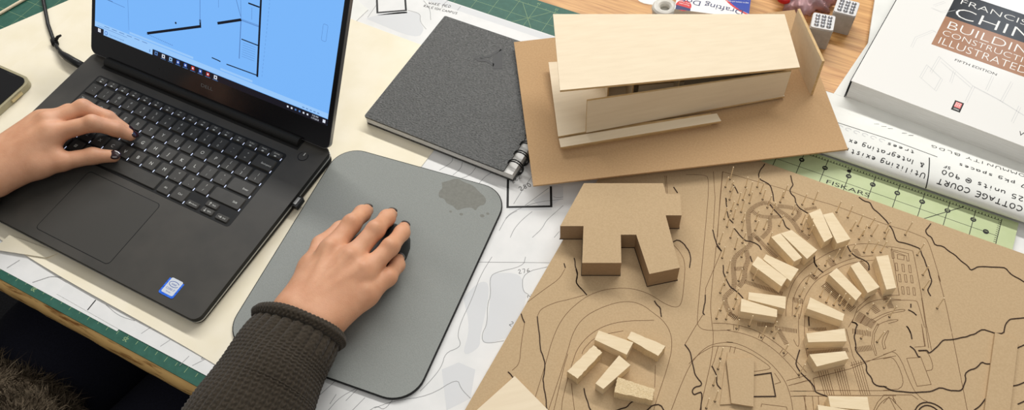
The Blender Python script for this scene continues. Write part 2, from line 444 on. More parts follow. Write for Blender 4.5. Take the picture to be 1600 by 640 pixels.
# organic surfaces: blended tapered limbs sampled on a grid and skinned with surface nets
def round_cone(P, a, b, ra, rb):
    a = np.array(a, float); b = np.array(b, float)
    ab = b - a
    t = np.clip(((P - a) @ ab) / max(1e-9, ab @ ab), 0, 1)
    d = P - a - t[..., None] * ab
    return np.sqrt((d * d).sum(-1)) - (ra + (rb - ra) * t)
def smin(a, b, k):
    h = np.maximum(k - np.abs(a - b), 0) / k
    return np.minimum(a, b) - h * h * k * 0.25
def surface_nets(F, org, h):
    nx, ny, nz = F.shape
    ins = F < 0
    cs = (nx - 1, ny - 1, nz - 1)
    acc = np.zeros(cs + (3,)); cnt = np.zeros(cs)
    corner = [(i, j, k) for i in (0, 1) for j in (0, 1) for k in (0, 1)]
    sl = lambda o: tuple(slice(o[q], o[q] + cs[q]) for q in range(3))
    for ca in corner:
        for ax in range(3):
            if ca[ax]: continue
            cb = list(ca); cb[ax] = 1
            fa, fb = F[sl(ca)], F[sl(cb)]
            m = (fa < 0) != (fb < 0)
            t = np.where(m, fa / np.where(m, fa - fb, 1), 0)
            for q in range(3):
                acc[..., q] += np.where(m, ca[q] + (t if q == ax else 0), 0)
            cnt += m
    act = cnt > 0
    idx = -np.ones(cs, int); idx[act] = np.arange(act.sum())
    I = np.argwhere(act)
    V = (I + acc[act] / cnt[act][:, None]) * h + np.array(org)
    faces = []
    for ax in range(3):
        u, v = [(1, 2), (2, 0), (0, 1)][ax]
        s0 = [slice(None)] * 3; s1 = [slice(None)] * 3
        s0[ax] = slice(0, -1); s1[ax] = slice(1, None)
        m = ins[tuple(s0)] != ins[tuple(s1)]
        E = np.argwhere(m)
        ok = (E[:, u] > 0) & (E[:, v] > 0) & (E[:, u] < F.shape[u] - 1) & (E[:, v] < F.shape[v] - 1)
        E = E[ok]
        up_ = ins[tuple(s0)][tuple(E.T)]
        def at(du, dv):
            q = E.copy(); q[:, u] += du; q[:, v] += dv
            return idx[tuple(q.T)]
        Q = np.stack([at(-1, -1), at(0, -1), at(0, 0), at(-1, 0)], 1)
        Q[~up_] = Q[~up_][:, ::-1]
        faces.append(Q)
    return V, np.concatenate(faces)
def grid(lo, hi, h):
    ax = [np.arange(lo[q], hi[q] + h, h) for q in range(3)]
    return np.stack(np.meshgrid(*ax, indexing='ij'), -1)

# ---------------------------------------------------------------- traced outlines in millimetres on the table
TREE_SPOTS = [(761.5,380.8),(762.3,392.5),(767.8,377.7),(770.8,367.2),(780.4,389.9),(787.2,382.1),(783.2,372.8),(791.2,395.2),(796.7,389.0),(801.4,382.3),(790.7,371.9),(780.3,365.1),(777.0,354.4),(786.7,357.4),(774.1,341.4),(782.3,345.8),(791.6,346.1),(780.0,333.7),(795.0,336.3),(787.6,322.6),(803.6,353.2),(806.9,342.1),(814.3,347.3),(815.3,368.6),(809.0,374.5),(818.7,386.8),(819.3,394.4),(834.4,377.9),(826.8,358.0),(839.9,393.7),(849.5,399.7),(846.3,369.6),(849.6,362.2),(854.1,367.7),(857.0,360.4),(873.9,399.7),(885.9,398.2),(893.0,384.1),(897.7,392.5),(904.8,383.4),(902.8,377.3),(908.3,395.5),(912.9,386.6),(923.7,396.2),(925.3,388.9),(911.4,363.9),(918.6,367.7),(925.9,371.3),(942.5,402.3),(892.6,348.0),(900.0,354.4),(887.4,341.2),(780.0,310.9),(788.3,296.2),(796.1,311.9),(800.4,322.0),(823.9,332.4),(805.1,305.7),(798.6,282.7),(811.6,278.2),(800.6,268.0),(800.2,257.7),(815.8,257.9),(817.5,246.7),(806.9,239.6),(823.7,285.4),(871.1,304.7),(869.6,288.1),(870.5,273.8),(871.9,265.2),(881.7,332.3),(874.9,316.6),(887.2,296.1),(894.1,292.5),(901.2,292.6),(906.0,295.5),(911.0,291.6),(944.1,311.0),(951.1,303.4),(932.0,298.2),(806.6,229.7),(815.0,233.0),(827.1,228.0),(836.7,235.8),(850.8,229.7),(857.7,239.8),(861.3,234.1),(874.3,223.4),(824.0,192.0),(825.8,181.1),(827.5,164.2),(834.1,150.2),(829.5,140.7),(893.1,208.6),(933.4,269.5),(947.4,272.3),(958.6,383.6),(968.6,363.1),(972.4,347.1),(988.7,332.2),(987.5,317.1),(969.1,296.5),(998.2,305.5),(1001.8,280.8),(1014.0,271.1),(1014.9,262.5),(1008.4,242.6),(1022.5,246.5),(793.4,268.3)]
CONTOURS = [
[(788.6,428.1),(787.0,415.8),(787.2,411.1),(790.3,406.0),(796.2,405.1),(801.5,403.9),(806.5,397.0),(810.3,389.7),(812.4,385.2)],
[(810.1,379.6),(814.8,375.6),(823.2,370.7),(828.6,366.3),(832.8,359.5),(837.9,358.1)],
[(816.2,431.8),(817.9,425.1),(824.1,414.0),(822.9,405.9),(825.6,401.7),(830.6,399.6),(833.2,392.6),(838.6,388.1),(848.4,385.6)],
[(766.3,387.8),(771.0,384.5),(775.8,378.8)],
[(766.5,367.5),(768.8,363.1)],
[(773.5,351.8),(777.9,344.2),(784.1,340.6)],
[(786.6,335.2),(795.3,329.0),(802.5,325.6),(803.0,325.9),(809.2,327.5),(816.2,326.4),(820.0,322.3)],
[(778.7,307.1),(784.8,303.3)],
[(792.1,288.6),(794.9,280.9),(800.7,274.0),(806.7,268.1),(813.9,266.1),(821.9,261.7)],
[(812.6,310.3),(816.3,304.6)],
[(869.2,338.9),(871.0,330.7),(876.1,326.6)],
[(894.8,364.1),(899.6,358.1),(906.8,354.9),(912.4,355.2),(917.8,353.7),(920.3,350.0),(920.7,345.3)],
[(869.3,336.5),(872.0,329.5),(876.3,325.9),(882.1,323.4)],
[(921.4,282.3),(924.8,283.2),(927.1,281.3)],
[(921.3,282.3),(924.3,282.9),(926.7,281.5),(927.0,268.6),(929.9,263.1),(932.1,254.8),(938.5,250.4),(945.1,244.6),(946.1,238.5),(952.0,234.9),(954.3,230.3),(958.9,229.1),(966.1,232.2),(963.4,231.3),(970.5,230.5),(980.0,233.9),(989.3,237.5),(1002.3,245.4),(1008.6,252.8),(1016.5,253.4),(1024.4,256.9),(1026.3,260.1),(1027.2,270.2),(1025.0,275.5),(1028.1,281.5),(1031.9,284.5),(1036.1,294.3),(1039.7,293.8),(1043.2,295.6)],
[(883.3,271.4),(886.9,260.8)],
[(888.0,243.9),(892.5,236.8)],
[(886.4,232.8),(887.8,216.7),(893.6,211.3),(907.5,204.4),(909.7,201.5),(911.1,199.0),(921.8,199.6)],
[(887.6,431.8),(889.3,428.1),(895.3,425.5),(900.9,426.5),(905.9,419.9),(911.7,417.4),(917.9,413.3),(922.5,410.3),(926.2,406.0),(929.0,403.9),(937.5,390.6),(948.3,392.5),(959.2,392.2),(961.0,388.9),(969.7,374.3),(977.6,360.5),(976.2,347.7),(980.3,342.9)],
[(965.7,326.0),(966.6,322.1)],
[(964.9,318.7),(969.9,318.0),(973.2,316.1)],
[(967.5,300.6),(969.7,299.3),(972.6,295.1)],
[(968.4,300.4),(972.7,295.7),(975.1,289.5)],
[(975.2,281.4),(979.6,279.9),(982.1,276.8),(984.4,274.0),(986.0,274.8)],
[(983.0,280.2),(990.3,284.2),(992.0,281.7),(994.2,285.0),(1001.1,301.5),(1008.4,305.5),(1025.1,319.9),(1030.6,328.4),(1042.0,329.2),(1048.5,332.4),(1048.3,343.4),(1050.7,350.0),(1062.2,357.4),(1070.0,362.1)],
[(959.8,432.0),(962.1,427.0),(959.0,416.0),(962.2,411.5),(966.0,410.9),(971.6,402.6),(978.4,405.1),(984.7,401.5),(991.2,399.7),(998.2,394.9),(1004.7,392.4),(1008.1,388.4),(1013.2,395.3),(1024.7,400.6),(1037.4,405.8),(1042.3,401.2),(1055.8,397.2),(1067.4,397.0)],
[(1061.6,322.1),(1066.9,328.6),(1074.1,335.6)],
[(1064.8,282.6),(1071.4,288.5),(1073.1,290.6),(1080.2,296.7)],
[(1071.6,266.7),(1076.1,272.0),(1081.4,278.3)],
[(1038.0,239.7),(1039.1,244.4),(1043.9,253.1),(1045.7,259.3)],
[(993.3,220.1),(995.0,227.7),(999.5,232.7),(1005.7,234.8),(1012.6,233.9),(1015.9,231.5)],
[(996.0,220.8),(997.5,226.3),(1001.1,230.4),(1006.4,231.5),(1011.9,229.5)],
[(737.4,291.9),(741.0,297.2),(748.5,295.0),(755.1,290.0),(760.9,281.3),(763.4,271.1)],
[(655.8,230.8),(660.6,222.8),(666.5,216.5),(667.9,211.6),(669.2,206.6),(677.3,201.7)],
[(649.4,220.7),(652.8,216.6)],
[(712.5,357.0),(719.0,351.7)],
[(662.9,219.9),(667.7,213.8),(669.4,206.2),(678.9,201.2),(685.2,197.9)],
[(652.3,155.4),(658.0,146.3),(671.4,124.6),(680.6,115.4),(683.7,108.3),(686.2,99.7),(693.8,89.0),(703.1,74.8)],
[(637.0,151.0),(644.3,144.0)],
[(723.8,108.7),(728.1,102.5),(733.2,97.6),(735.4,94.3),(740.5,90.9)],
[(756.7,100.6),(765.9,109.3),(767.0,114.6),(769.6,118.2)],
[(782.5,113.5),(785.8,121.8),(791.7,125.6),(797.5,121.1)],
[(746.6,221.1),(750.3,218.1),(754.7,216.6),(759.2,208.0)],
[(788.1,249.1),(790.8,241.8),(792.9,229.5),(795.1,228.2)],
[(789.7,190.7),(796.2,186.6),(801.5,178.0),(808.6,167.0),(817.5,161.6),(817.7,158.4),(813.2,155.1),(812.2,150.2),(815.2,147.4),(820.5,153.4),(823.3,146.2),(826.5,133.0)],
[(819.7,181.5),(827.2,174.1),(829.6,166.6),(834.8,163.8)],
[(768.2,323.8),(773.0,315.8),(777.8,309.2),(785.0,303.4)],
[(767.3,366.5),(771.9,356.2)],
[(653.9,91.7),(656.9,90.9),(659.8,89.3),(666.2,85.8)]]
ENGRAVED = [
[(690.6,68.6),(687.5,82.3),(682.1,112.4),(675.5,142.0),(674.6,167.8),(683.6,193.8),(694.7,208.2),(706.2,216.9),(720.2,223.8),(732.8,226.0),(743.1,225.6),(756.8,222.5),(767.9,223.2),(771.6,229.4),(764.6,253.7),(757.2,275.9),(747.0,285.3),(738.1,289.8)],
[(704.5,72.7),(695.3,131.1),(690.6,153.1),(691.4,170.2),(698.3,184.9),(712.7,202.1),(725.9,210.6),(738.6,212.2),(750.1,208.6),(761.6,205.6),(773.1,197.1),(780.7,182.3),(784.3,159.3),(787.2,125.9),(789.1,114.2)],
[(709.0,75.0),(697.8,121.3),(695.8,133.0)],
[(714.6,80.8),(710.5,90.7),(703.7,124.2),(700.9,145.2),(708.9,168.9),(725.9,186.5),(754.3,201.5)],
[(707.6,138.9),(706.9,145.0),(712.0,162.2),(732.5,178.1)],
[(773.2,159.0),(781.0,138.2)],
[(711.5,107.9),(718.5,96.2),(726.4,83.8)],
[(653.0,215.1),(653.1,202.3),(645.3,186.0),(636.5,165.1)],
[(652.3,155.4),(651.4,164.3),(661.6,177.5),(670.2,184.5),(683.3,197.0)],
[(644.3,144.0),(652.5,120.3),(659.9,103.8),(656.6,94.7)],
[(718.1,378.0),(734.9,386.2),(742.3,384.8),(760.4,324.5),(782.2,249.0),(790.1,222.1),(794.0,213.4),(803.1,213.2),(826.2,225.9),(816.7,221.1),(835.5,226.4),(854.4,226.3),(873.7,219.7),(890.3,209.7),(895.0,205.5)],
[(742.8,394.9),(756.5,362.8),(768.3,325.4)],
[(785.0,303.4),(785.8,256.3),(788.1,249.1)],
[(793.7,227.5),(791.9,213.5),(789.7,190.7)],
[(751.8,399.3),(776.9,311.7),(793.1,251.7),(799.0,233.8),(814.8,202.8),(823.9,144.4),(825.5,132.6)],
[(698.6,367.0),(708.4,345.8)],
[(700.1,367.7),(709.6,346.4)],
[(802.6,121.0),(801.0,156.6),(802.0,179.3),(808.5,198.5),(819.7,208.2),(831.6,213.9),(820.9,209.6),(832.6,213.7),(848.7,213.2),(867.5,208.2),(883.4,198.0),(893.0,185.1),(899.5,171.0)],
[(800.2,173.9),(804.8,187.5),(813.6,200.6),(816.2,202.1),(828.6,208.3),(845.5,209.9),(860.9,206.6),(868.1,204.3),(867.6,201.6),(855.5,193.1)],
[(805.4,223.4),(816.8,229.1),(837.2,234.3),(855.2,232.8),(877.5,225.9),(891.1,218.4),(898.5,213.8)],
[(823.5,231.0),(825.2,225.1)],
[(828.2,232.5),(829.5,226.6)],
[(848.3,233.7),(848.5,227.7)],
[(853.1,232.6),(852.3,226.1)],
[(872.3,226.6),(871.2,221.0)],
[(877.6,225.4),(875.2,219.6)],
[(884.9,197.9),(899.3,210.9)],
[(887.8,194.0),(900.8,205.9)],
[(890.9,189.6),(903.8,196.1)],
[(893.0,185.1),(905.0,191.9)],
[(903.1,190.2),(910.6,176.6)],
[(873.0,200.2),(880.7,194.2),(876.3,189.9)],
[(872.1,166.6),(892.5,173.7),(895.4,168.9)],
[(872.4,163.6),(872.1,166.6)],
[(828.6,208.3),(829.5,201.9)],
[(832.6,209.4),(833.5,202.7)],
[(818.1,203.0),(819.9,186.1),(819.9,180.2)],
[(751.7,398.8),(778.0,401.0),(821.7,405.4),(838.4,404.3),(854.2,405.6),(872.5,407.2),(924.8,406.2),(944.7,408.2),(957.4,407.5),(963.2,406.9),(974.8,385.0),(987.9,357.7),(979.0,374.4),(993.1,345.0),(1006.4,311.9),(1005.9,313.1),(1018.6,281.1),(1035.2,238.4)],
[(751.7,398.8),(761.4,364.1),(775.6,317.6)],
[(864.5,260.8),(862.0,268.8),(859.7,280.1),(859.2,302.1),(864.9,321.1),(874.0,338.0),(881.1,349.0),(892.6,363.0),(906.4,373.2),(921.3,379.6),(931.4,379.5)],
[(869.9,263.5),(867.5,271.5),(864.6,284.1),(865.6,302.0),(870.4,315.7),(876.9,310.8),(881.7,324.5),(893.4,341.7),(907.2,355.9),(920.2,364.0)],
[(876.7,263.8),(876.1,269.6),(873.9,287.1),(876.3,304.1),(880.5,315.8),(889.5,328.3),(898.4,341.7),(910.8,351.9),(922.7,359.4)],
[(874.6,268.9),(878.5,254.8),(885.0,236.4),(882.8,235.3),(878.2,240.8)],
[(879.8,271.5),(885.1,251.1),(893.2,231.2),(903.9,216.5)],
[(905.6,210.8),(933.0,235.2),(964.8,272.0)],
[(891.7,197.3),(903.6,208.1)],
[(932.2,238.1),(943.1,248.6),(966.3,266.0)],
[(911.3,200.7),(974.5,232.1)],
[(893.6,191.0),(910.3,199.4)],
[(895.1,186.4),(921.1,199.6)],
[(922.1,200.9),(975.6,227.4)],
[(905.6,210.8),(910.7,200.4)],
[(903.6,208.1),(909.9,198.4)],
[(904.0,190.6),(908.8,177.2)],
[(910.0,193.6),(915.2,180.5)],
[(914.7,196.0),(919.3,182.6)],
[(918.5,273.0),(931.4,248.6),(936.4,242.7)],
[(919.9,275.5),(921.8,287.0)],
[(961.4,203.8),(962.7,213.9),(965.8,222.5)],
[(963.1,204.6),(965.1,215.0),(970.7,224.2),(977.5,219.7)],
[(973.1,225.4),(977.1,221.1)],
[(956.7,257.9),(965.5,265.2),(982.5,238.6),(964.3,227.4)],
[(955.7,262.1),(966.0,272.7),(987.0,240.2),(996.9,234.1),(1001.3,234.3)],
[(975.4,267.9),(986.6,274.7),(1000.8,252.0),(990.0,244.7),(975.4,267.9)],
[(983.7,279.8),(990.9,284.1),(1000.2,267.9),(993.8,263.2)],
[(979.1,282.2),(987.8,287.7),(980.6,306.5)],
[(984.4,308.4),(993.6,286.2)],
[(965.4,223.1),(987.8,234.4),(993.8,232.6)],
[(967.4,215.2),(970.4,223.6),(979.3,213.0)],
[(973.2,226.3),(974.9,221.7),(984.3,215.6)],
[(945.3,319.6),(953.4,324.4),(969.2,332.3),(971.8,329.4),(982.8,306.6)],
[(928.9,380.5),(935.2,382.7),(952.7,386.7),(954.3,385.7),(974.3,335.7),(984.5,307.5)],
[(940.2,323.9),(953.8,330.6),(934.2,381.3)],
[(934.1,379.0),(950.5,381.6),(953.1,373.3),(951.3,372.4),(949.4,377.8),(936.7,377.9),(939.6,370.2),(937.9,368.9),(934.1,379.0)],
[(941.0,375.8),(947.5,377.2),(948.3,372.1),(942.6,370.8),(941.0,375.8)],
[(936.8,292.2),(945.2,304.0),(954.9,313.3),(962.1,318.0),(962.7,315.7),(953.4,309.6),(945.9,301.3),(939.1,290.3)],
[(943.0,289.2),(949.2,297.6),(958.8,304.6),(959.3,302.6),(952.0,296.0)],
[(950.6,259.0),(949.4,258.4),(943.5,268.2),(941.6,281.0),(943.1,291.4),(944.5,291.2),(943.2,280.1),(945.3,269.1),(950.4,259.8)],
[(956.2,269.4),(954.6,267.8),(951.6,274.0),(951.3,280.7),(953.5,288.7),(954.3,288.2),(953.5,274.9),(956.2,269.4)],
[(922.4,294.2),(929.2,309.9),(941.1,320.4),(956.5,326.5)],
[(921.8,283.2),(922.1,300.1),(929.6,317.8)],
[(973.3,337.1),(990.8,287.2)],
[(979.5,309.2),(987.1,287.6)],
[(941.6,364.9),(943.5,365.5),(946.3,357.2),(944.4,356.7),(941.6,364.9)],
[(947.5,366.6),(949.4,367.2),(952.2,358.9),(950.3,358.3),(947.5,366.6)],
[(953.6,368.3),(955.5,368.9),(958.2,360.6),(956.3,360.1),(953.6,368.3)],
[(947.3,353.6),(949.1,354.2),(951.9,346.1),(950.0,345.5),(947.3,353.6)],
[(952.5,355.7),(954.4,356.3),(957.1,348.2),(955.3,347.6),(952.5,355.7)],
[(957.9,357.5),(959.8,358.0),(962.4,349.9),(960.6,349.3),(957.9,357.5)],
[(953.3,341.2),(955.2,341.8),(957.8,333.8),(956.0,333.3),(953.3,341.2)],
[(957.9,343.0),(959.8,343.6),(962.4,335.6),(960.6,335.0),(957.9,343.0)],
[(963.1,344.7),(964.9,345.3),(967.6,337.3),(965.7,336.7),(963.1,344.7)],
[(907.9,219.3),(919.6,200.1)],
[(909.6,220.7),(921.4,201.0)],
[(911.2,222.0),(923.2,201.9)],
[(912.9,223.3),(925.0,202.8)],
[(914.6,224.7),(926.7,203.7)],
[(920.5,228.1),(932.6,206.6)],
[(922.2,229.5),(934.4,207.5)],
[(923.9,230.8),(936.2,208.4)],
[(925.6,232.1),(938.0,209.3)],
[(927.3,233.5),(939.7,210.2)],
[(931.8,242.1),(948.0,214.4)],
[(933.5,243.4),(949.8,215.2)],
[(935.2,244.8),(951.5,216.1)],
[(936.9,246.1),(953.3,217.0)],
[(938.6,247.5),(955.1,217.9)]]
STEPPED_PATHS = [
([(806.0,329.1),(794.5,354.9),(793.6,363.4),(799.8,375.5),(807.6,381.1),(812.1,379.7),(821.7,375.3),(831.8,373.1),(842.1,365.8),(846.8,359.4),(858.6,354.9)],4.5),
([(797.1,363.3),(805.0,360.0),(816.9,365.0),(824.8,369.7)],4),
([(815.3,361.5),(820.5,350.0),(815.8,335.6)],4),
([(818.5,381.0),(828.2,384.8),(838.5,386.2),(841.4,381.3),(837.9,370.8)],4.5),
([(805.5,336.6),(815.7,332.1)],4),
([(844.4,389.1),(854.2,396.5)],3),
([(805.6,332.3),(809.1,323.8),(804.8,314.9),(798.8,303.5),(801.1,291.3),(811.6,268.9),(805.1,256.2),(808.5,248.5),(817.6,239.1),(823.3,237.3)],4.5),
([(807.0,314.3),(812.7,305.3),(812.2,293.5),(816.6,282.6),(813.9,271.7)],4.5),
([(803.8,289.4),(811.4,293.9)],4),
([(817.5,279.9),(837.6,281.8),(855.0,283.2)],4),
([(810.7,334.8),(825.9,325.2),(836.6,320.4)],4),
([(865.1,281.2),(874.9,283.7)],5),
([(871.5,316.2),(878.7,313.3)],5),
([(886.9,311.0),(919.6,295.8)],8),
([(882.8,340.6),(889.3,335.6)],6),
([(902.8,363.0),(908.1,357.2)],5),
([(934.0,329.4),(943.6,320.1)],5),
([(910.8,351.9),(921.2,345.6)],4),
([(946.1,319.8),(950.8,312.9)],5),
([(934.1,307.6),(941.3,302.8)],6),
([(926.0,285.3),(928.0,296.2)],6),
([(931.5,285.0),(933.3,294.2)],6),
([(937.0,284.8),(938.9,293.3)],5),
([(816.0,239.8),(826.7,238.9)],4),
([(843.7,241.1),(859.0,247.8)],4),
([(863.2,243.7),(873.7,233.4)],4),
([(860.0,244.8),(878.4,250.4)],4),
([(887.6,256.8),(902.3,265.0)],3),
([(924.7,273.5),(940.9,278.1)],5),
([(932.2,255.8),(944.4,264.4)],5),
([(893.6,232.2),(925.5,252.4)],4)]
PLATE_UPPER = [(829.3, 192.1), (851.4, 205.2), (866.3, 159.3), (847.8, 153.6)]
PLATE_LOWER = [(827.8, 200.5), (851.4, 205.2), (852.4, 202.3), (830.6, 190.6)]
PLATE_SIDE = [(829.6, 189.3), (847.7, 153.8), (839.2, 148.9), (835.0, 167.2)]
PLATE_POOL = [(856.7, 189.5), (870.1, 199.0), (880.8, 178.9), (862.8, 169.6)]
PLATE_STRIP = [(1040.7, 328.3), (1060.8, 328.8), (1066.8, 245.3), (1047.3, 235.5)]
BUILDING = [(631.8,303.9),(705.2,339.4),(713.1,328.3),(726.2,333.9),(736.8,310.2),(722.6,303.3),(757.6,252.3),(734.2,233.0),(705.3,269.0),(691.6,262.3),(705.2,232.6),(671.1,215.8),(654.1,255.4),(633.1,245.1)]
BLOCKS = dict(
lot_a=[(713.8,162.0),(747.5,165.0),(747.0,150.9),(714.2,151.6)],
lot_b=[(741.5,174.5),(775.5,175.0),(773.2,162.5),(740.7,166.4)],
lot_c=[(716.0,146.1),(725.9,143.1),(716.8,109.6),(705.1,111.4)],
lot_d=[(741.0,147.2),(754.1,143.1),(741.6,110.8),(733.1,112.5)],
lot_e=[(748.4,127.0),(782.4,131.2),(784.8,120.6),(751.5,112.4)],
n1=[(849.2,376.1),(857.6,386.7),(878.2,358.5),(872.6,349.1)],
n2=[(862.2,380.7),(870.0,387.5),(894.5,363.9),(884.2,353.0)],
p1=[(824.3,332.1),(831.1,345.6),(858.6,325.6),(854.6,317.9)],
p2=[(831.3,340.6),(839.8,349.0),(869.1,337.3),(863.2,322.9)],
q1=[(817.7,293.2),(819.6,304.8),(852.5,293.2),(850.5,282.3)],
q2=[(825.3,304.0),(826.1,310.5),(859.5,308.1),(856.7,291.7)],
r1=[(820.9,252.9),(854.7,256.4),(857.0,248.7),(824.7,239.5)],
r2=[(824.9,262.6),(857.7,273.4),(861.2,260.6),(827.0,254.7)],
s1=[(886.8,315.2),(891.6,325.3),(920.1,308.2),(917.4,298.4)],
s2=[(902.7,333.5),(908.6,341.7),(933.3,322.4),(924.9,311.3)],
s3=[(921.7,354.5),(931.8,361.6),(947.4,328.6),(939.7,322.5)],
s4=[(878.3,282.8),(911.6,279.6),(912.1,271.7),(879.1,269.8)],
s5=[(886.1,244.4),(915.8,264.8),(921.1,253.0),(890.2,236.5)],
s6=[(894.7,225.1),(922.6,242.7),(927.3,236.8),(904.1,216.6)])
MAP_LINES = [
[(577.2,200.1),(577.2,174.7),(583.1,146.8),(585.4,121.2),(590.0,106.1),(596.9,101.0),(597.4,95.5),(588.5,85.5),(593.0,71.1),(590.3,53.4),(587.2,41.1)],
[(608.2,215.3),(611.3,204.1),(588.3,184.8),(587.3,176.5),(597.7,160.1),(599.7,149.0),(609.9,130.4),(610.3,119.0),(615.0,111.4),(621.9,113.4),(633.1,121.8)],
[(635.4,215.9),(614.6,197.8),(623.1,178.7),(632.0,177.1)],
[(529.9,1.7),(533.3,16.7)],
[(557.9,8.0),(570.1,22.0),(597.7,41.1),(611.8,68.2),(620.2,60.4),(632.9,56.2)],
[(555.2,4.0),(558.6,10.9),(567.2,10.0),(568.9,24.0)],
[(565.9,187.4),(633.5,219.8)],
[(475.5,295.0),(478.1,288.8),(470.9,272.8)],
[(488.6,293.8),(491.4,285.2),(487.9,273.6)],
[(505.6,294.5),(505.4,282.1),(497.0,271.9)],
[(524.5,295.0),(520.8,287.1),(519.5,276.8)],
[(567.3,312.0),(566.2,287.4),(566.3,268.6)],
[(590.7,304.1),(578.1,272.0)],
[(567.4,248.4),(569.6,258.6),(585.4,280.2),(611.2,297.5)],
[(568.6,231.8),(567.5,249.6),(571.1,258.5),(574.1,262.1)],
[(583.1,229.1),(581.6,240.9),(583.9,254.7),(588.7,268.5)],
[(603.7,239.2),(608.0,253.8),(607.2,264.7),(610.9,276.4),(614.9,289.9)],
[(624.2,249.3),(625.6,258.3)],
[(600.1,295.9),(604.8,296.0),(610.0,300.0)],
[(311.0,502.6),(326.4,493.5),(338.4,475.2)],
[(302.3,478.3),(320.7,480.2),(326.8,467.1),(341.7,458.5)],
[(262.0,445.0),(259.3,470.5)],
[(340.1,499.9),(338.2,509.7),(340.3,516.1)],
[(360.3,505.2),(360.4,513.3)],
[(509.5,12.8),(503.8,-7.9)],
[(532.2,17.0),(522.7,1.6),(520.5,-13.5)],
[(544.3,12.5),(540.6,-3.4)],
[(518.2,2.9),(518.3,-7.7)],
[(124.5,-37.8),(129.4,-24.5)],
[(162.7,-38.3),(169.1,-31.0),(175.4,-23.5),(186.1,-20.4)],
[(337.9,-24.5),(333.9,-34.1)],
[(291.3,-24.1),(272.8,-27.3),(251.9,-23.5)],
[(364.7,-41.4),(366.5,-29.3)],
[(376.0,-35.8),(382.9,-24.9)],
[(307.1,-32.1),(310.9,-22.3)]]
MAP_MARKER = [
[(545.3,295.3),(562.4,262.1),(603.9,283.4),(591.8,307.0)],
[(251.1,483.2),(268.6,457.9),(300.0,477.2),(285.0,498.8)],
[(239.0,-36.7),(238.3,-24.0)]]
MAP_TINT = [
[(587.3,176.5),(597.7,160.1),(609.9,130.4),(611.9,117.0),(616.1,111.9),(621.9,113.4),(639.0,130.5),(630.9,176.6),(624.1,179.3),(614.1,196.0),(588.3,184.8)],
[(574.2,145.4),(597.7,118.5),(604.5,87.9),(616.0,104.8),(609.8,115.9),(599.7,149.0),(590.0,171.6),(579.9,169.8)],
[(594.3,69.0),(618.8,36.1),(632.9,56.2),(622.8,83.3),(604.9,82.5)],
[(261.8,442.2),(270.1,454.0),(302.9,477.2),(320.7,480.2),(328.0,465.1),(340.2,457.8),(340.9,437.7)],
[(563.6,262.7),(566.3,259.4),(606.4,279.3),(604.1,282.8)],
[(269.0,457.2),(271.8,453.8),(304.2,473.6),(300.6,477.2)],
[(583.2,281.8),(592.2,278.2),(602.3,283.1),(593.3,300.0)],
[(592.6,308.6),(604.4,284.8),(610.3,299.4),(603.9,312.6)]]
SCREEN_LINES = [([(89.4, 55.9), (167.7, 88.1)], 3), ([(167.4, 86.3), (165.9, 95.4)], 2.2), ([(166.2, 92.1), (161.7, 141.9)], 0.7), ([(190.8, 98.6), (223.2, 112.5)], 3), ([(245.0, 165.1), (252.0, 55.7)], 2.6), ([(225.6, 91.2), (249.1, 91.1)], 1.2), ([(223.3, 111.8), (247.2, 111.8)], 0.8), ([(223.2, 113.0), (247.2, 113.1)], 0.5), ([(222.6, 112.5), (225.0, 68.4)], 1.1), ([(209.6, 140.5), (221.8, 115.6)], 0.7), ([(230.2, 133.1), (245.6, 133.0)], 1.6), ([(208.1, 56.4), (250.7, 57.4)], 1.2), ([(219.8, 133.4), (222.6, 112.5)], 0.5), ([(235.7, 129.8), (236.9, 116.7)], 0.4), ([(195.0, 57.0), (199.4, 56.6)], 1.3), ([(57.3, 89.8), (60.8, 51.1)], 0.4), ([(25.8, 77.1), (53.2, 76.1)], 0.5), ([(11.1, 41.5), (58.4, 41.1)], 0.4), ([(186.6, 57.3), (195.0, 57.0)], 1.2), ([(188.3, 137.7), (190.5, 116.5)], 0.4)]
MODEL = {'roofFL': (582.2, 349.5, 105.0), 'roofFR': (785.0, 520.3, 68.0), 'roofBR': (745.2, 592.8, 68.0), 'roofBL': (526.4, 446.6, 105.0), 'slabFL': (580.6, 348.0, 33.0), 'slabBL': (521.8, 442.9, 33.0), 'slabFR': (779.4, 513.1, 27.0), 'stripTL': (581.6, 347.3, 31.0), 'stripTR': (721.7, 453.6, 31.0), 'stripBR': (729.8, 445.3, 31.0), 'stripBL': (588.9, 337.1, 31.0), 'wallBL': (606.0, 365.1, 33.0), 'wallBR': (778.8, 512.8, 27.0), 'panelF': (806.3, 532.7, 22.3), 'panelBt': (759.1, 600.0, 75.0), 'inner1': (612.9, 393.6, 80.0), 'inner2': (645.7, 411.2, 75.0)}
EMBLEM = [[(450.1, 436.3), (451.4, 455.2), (453.2, 455.5), (468.7, 426.6), (458.8, 421.9)], [(429.1, 428.2), (436.3, 431.6), (445.4, 433.0), (456.0, 429.9), (457.3, 425.5), (446.0, 428.9), (437.2, 425.4)], [(434.8, 431.8), (443.3, 439.8), (450.7, 455.9), (453.2, 453.7), (446.0, 437.7), (437.7, 430.5)]]
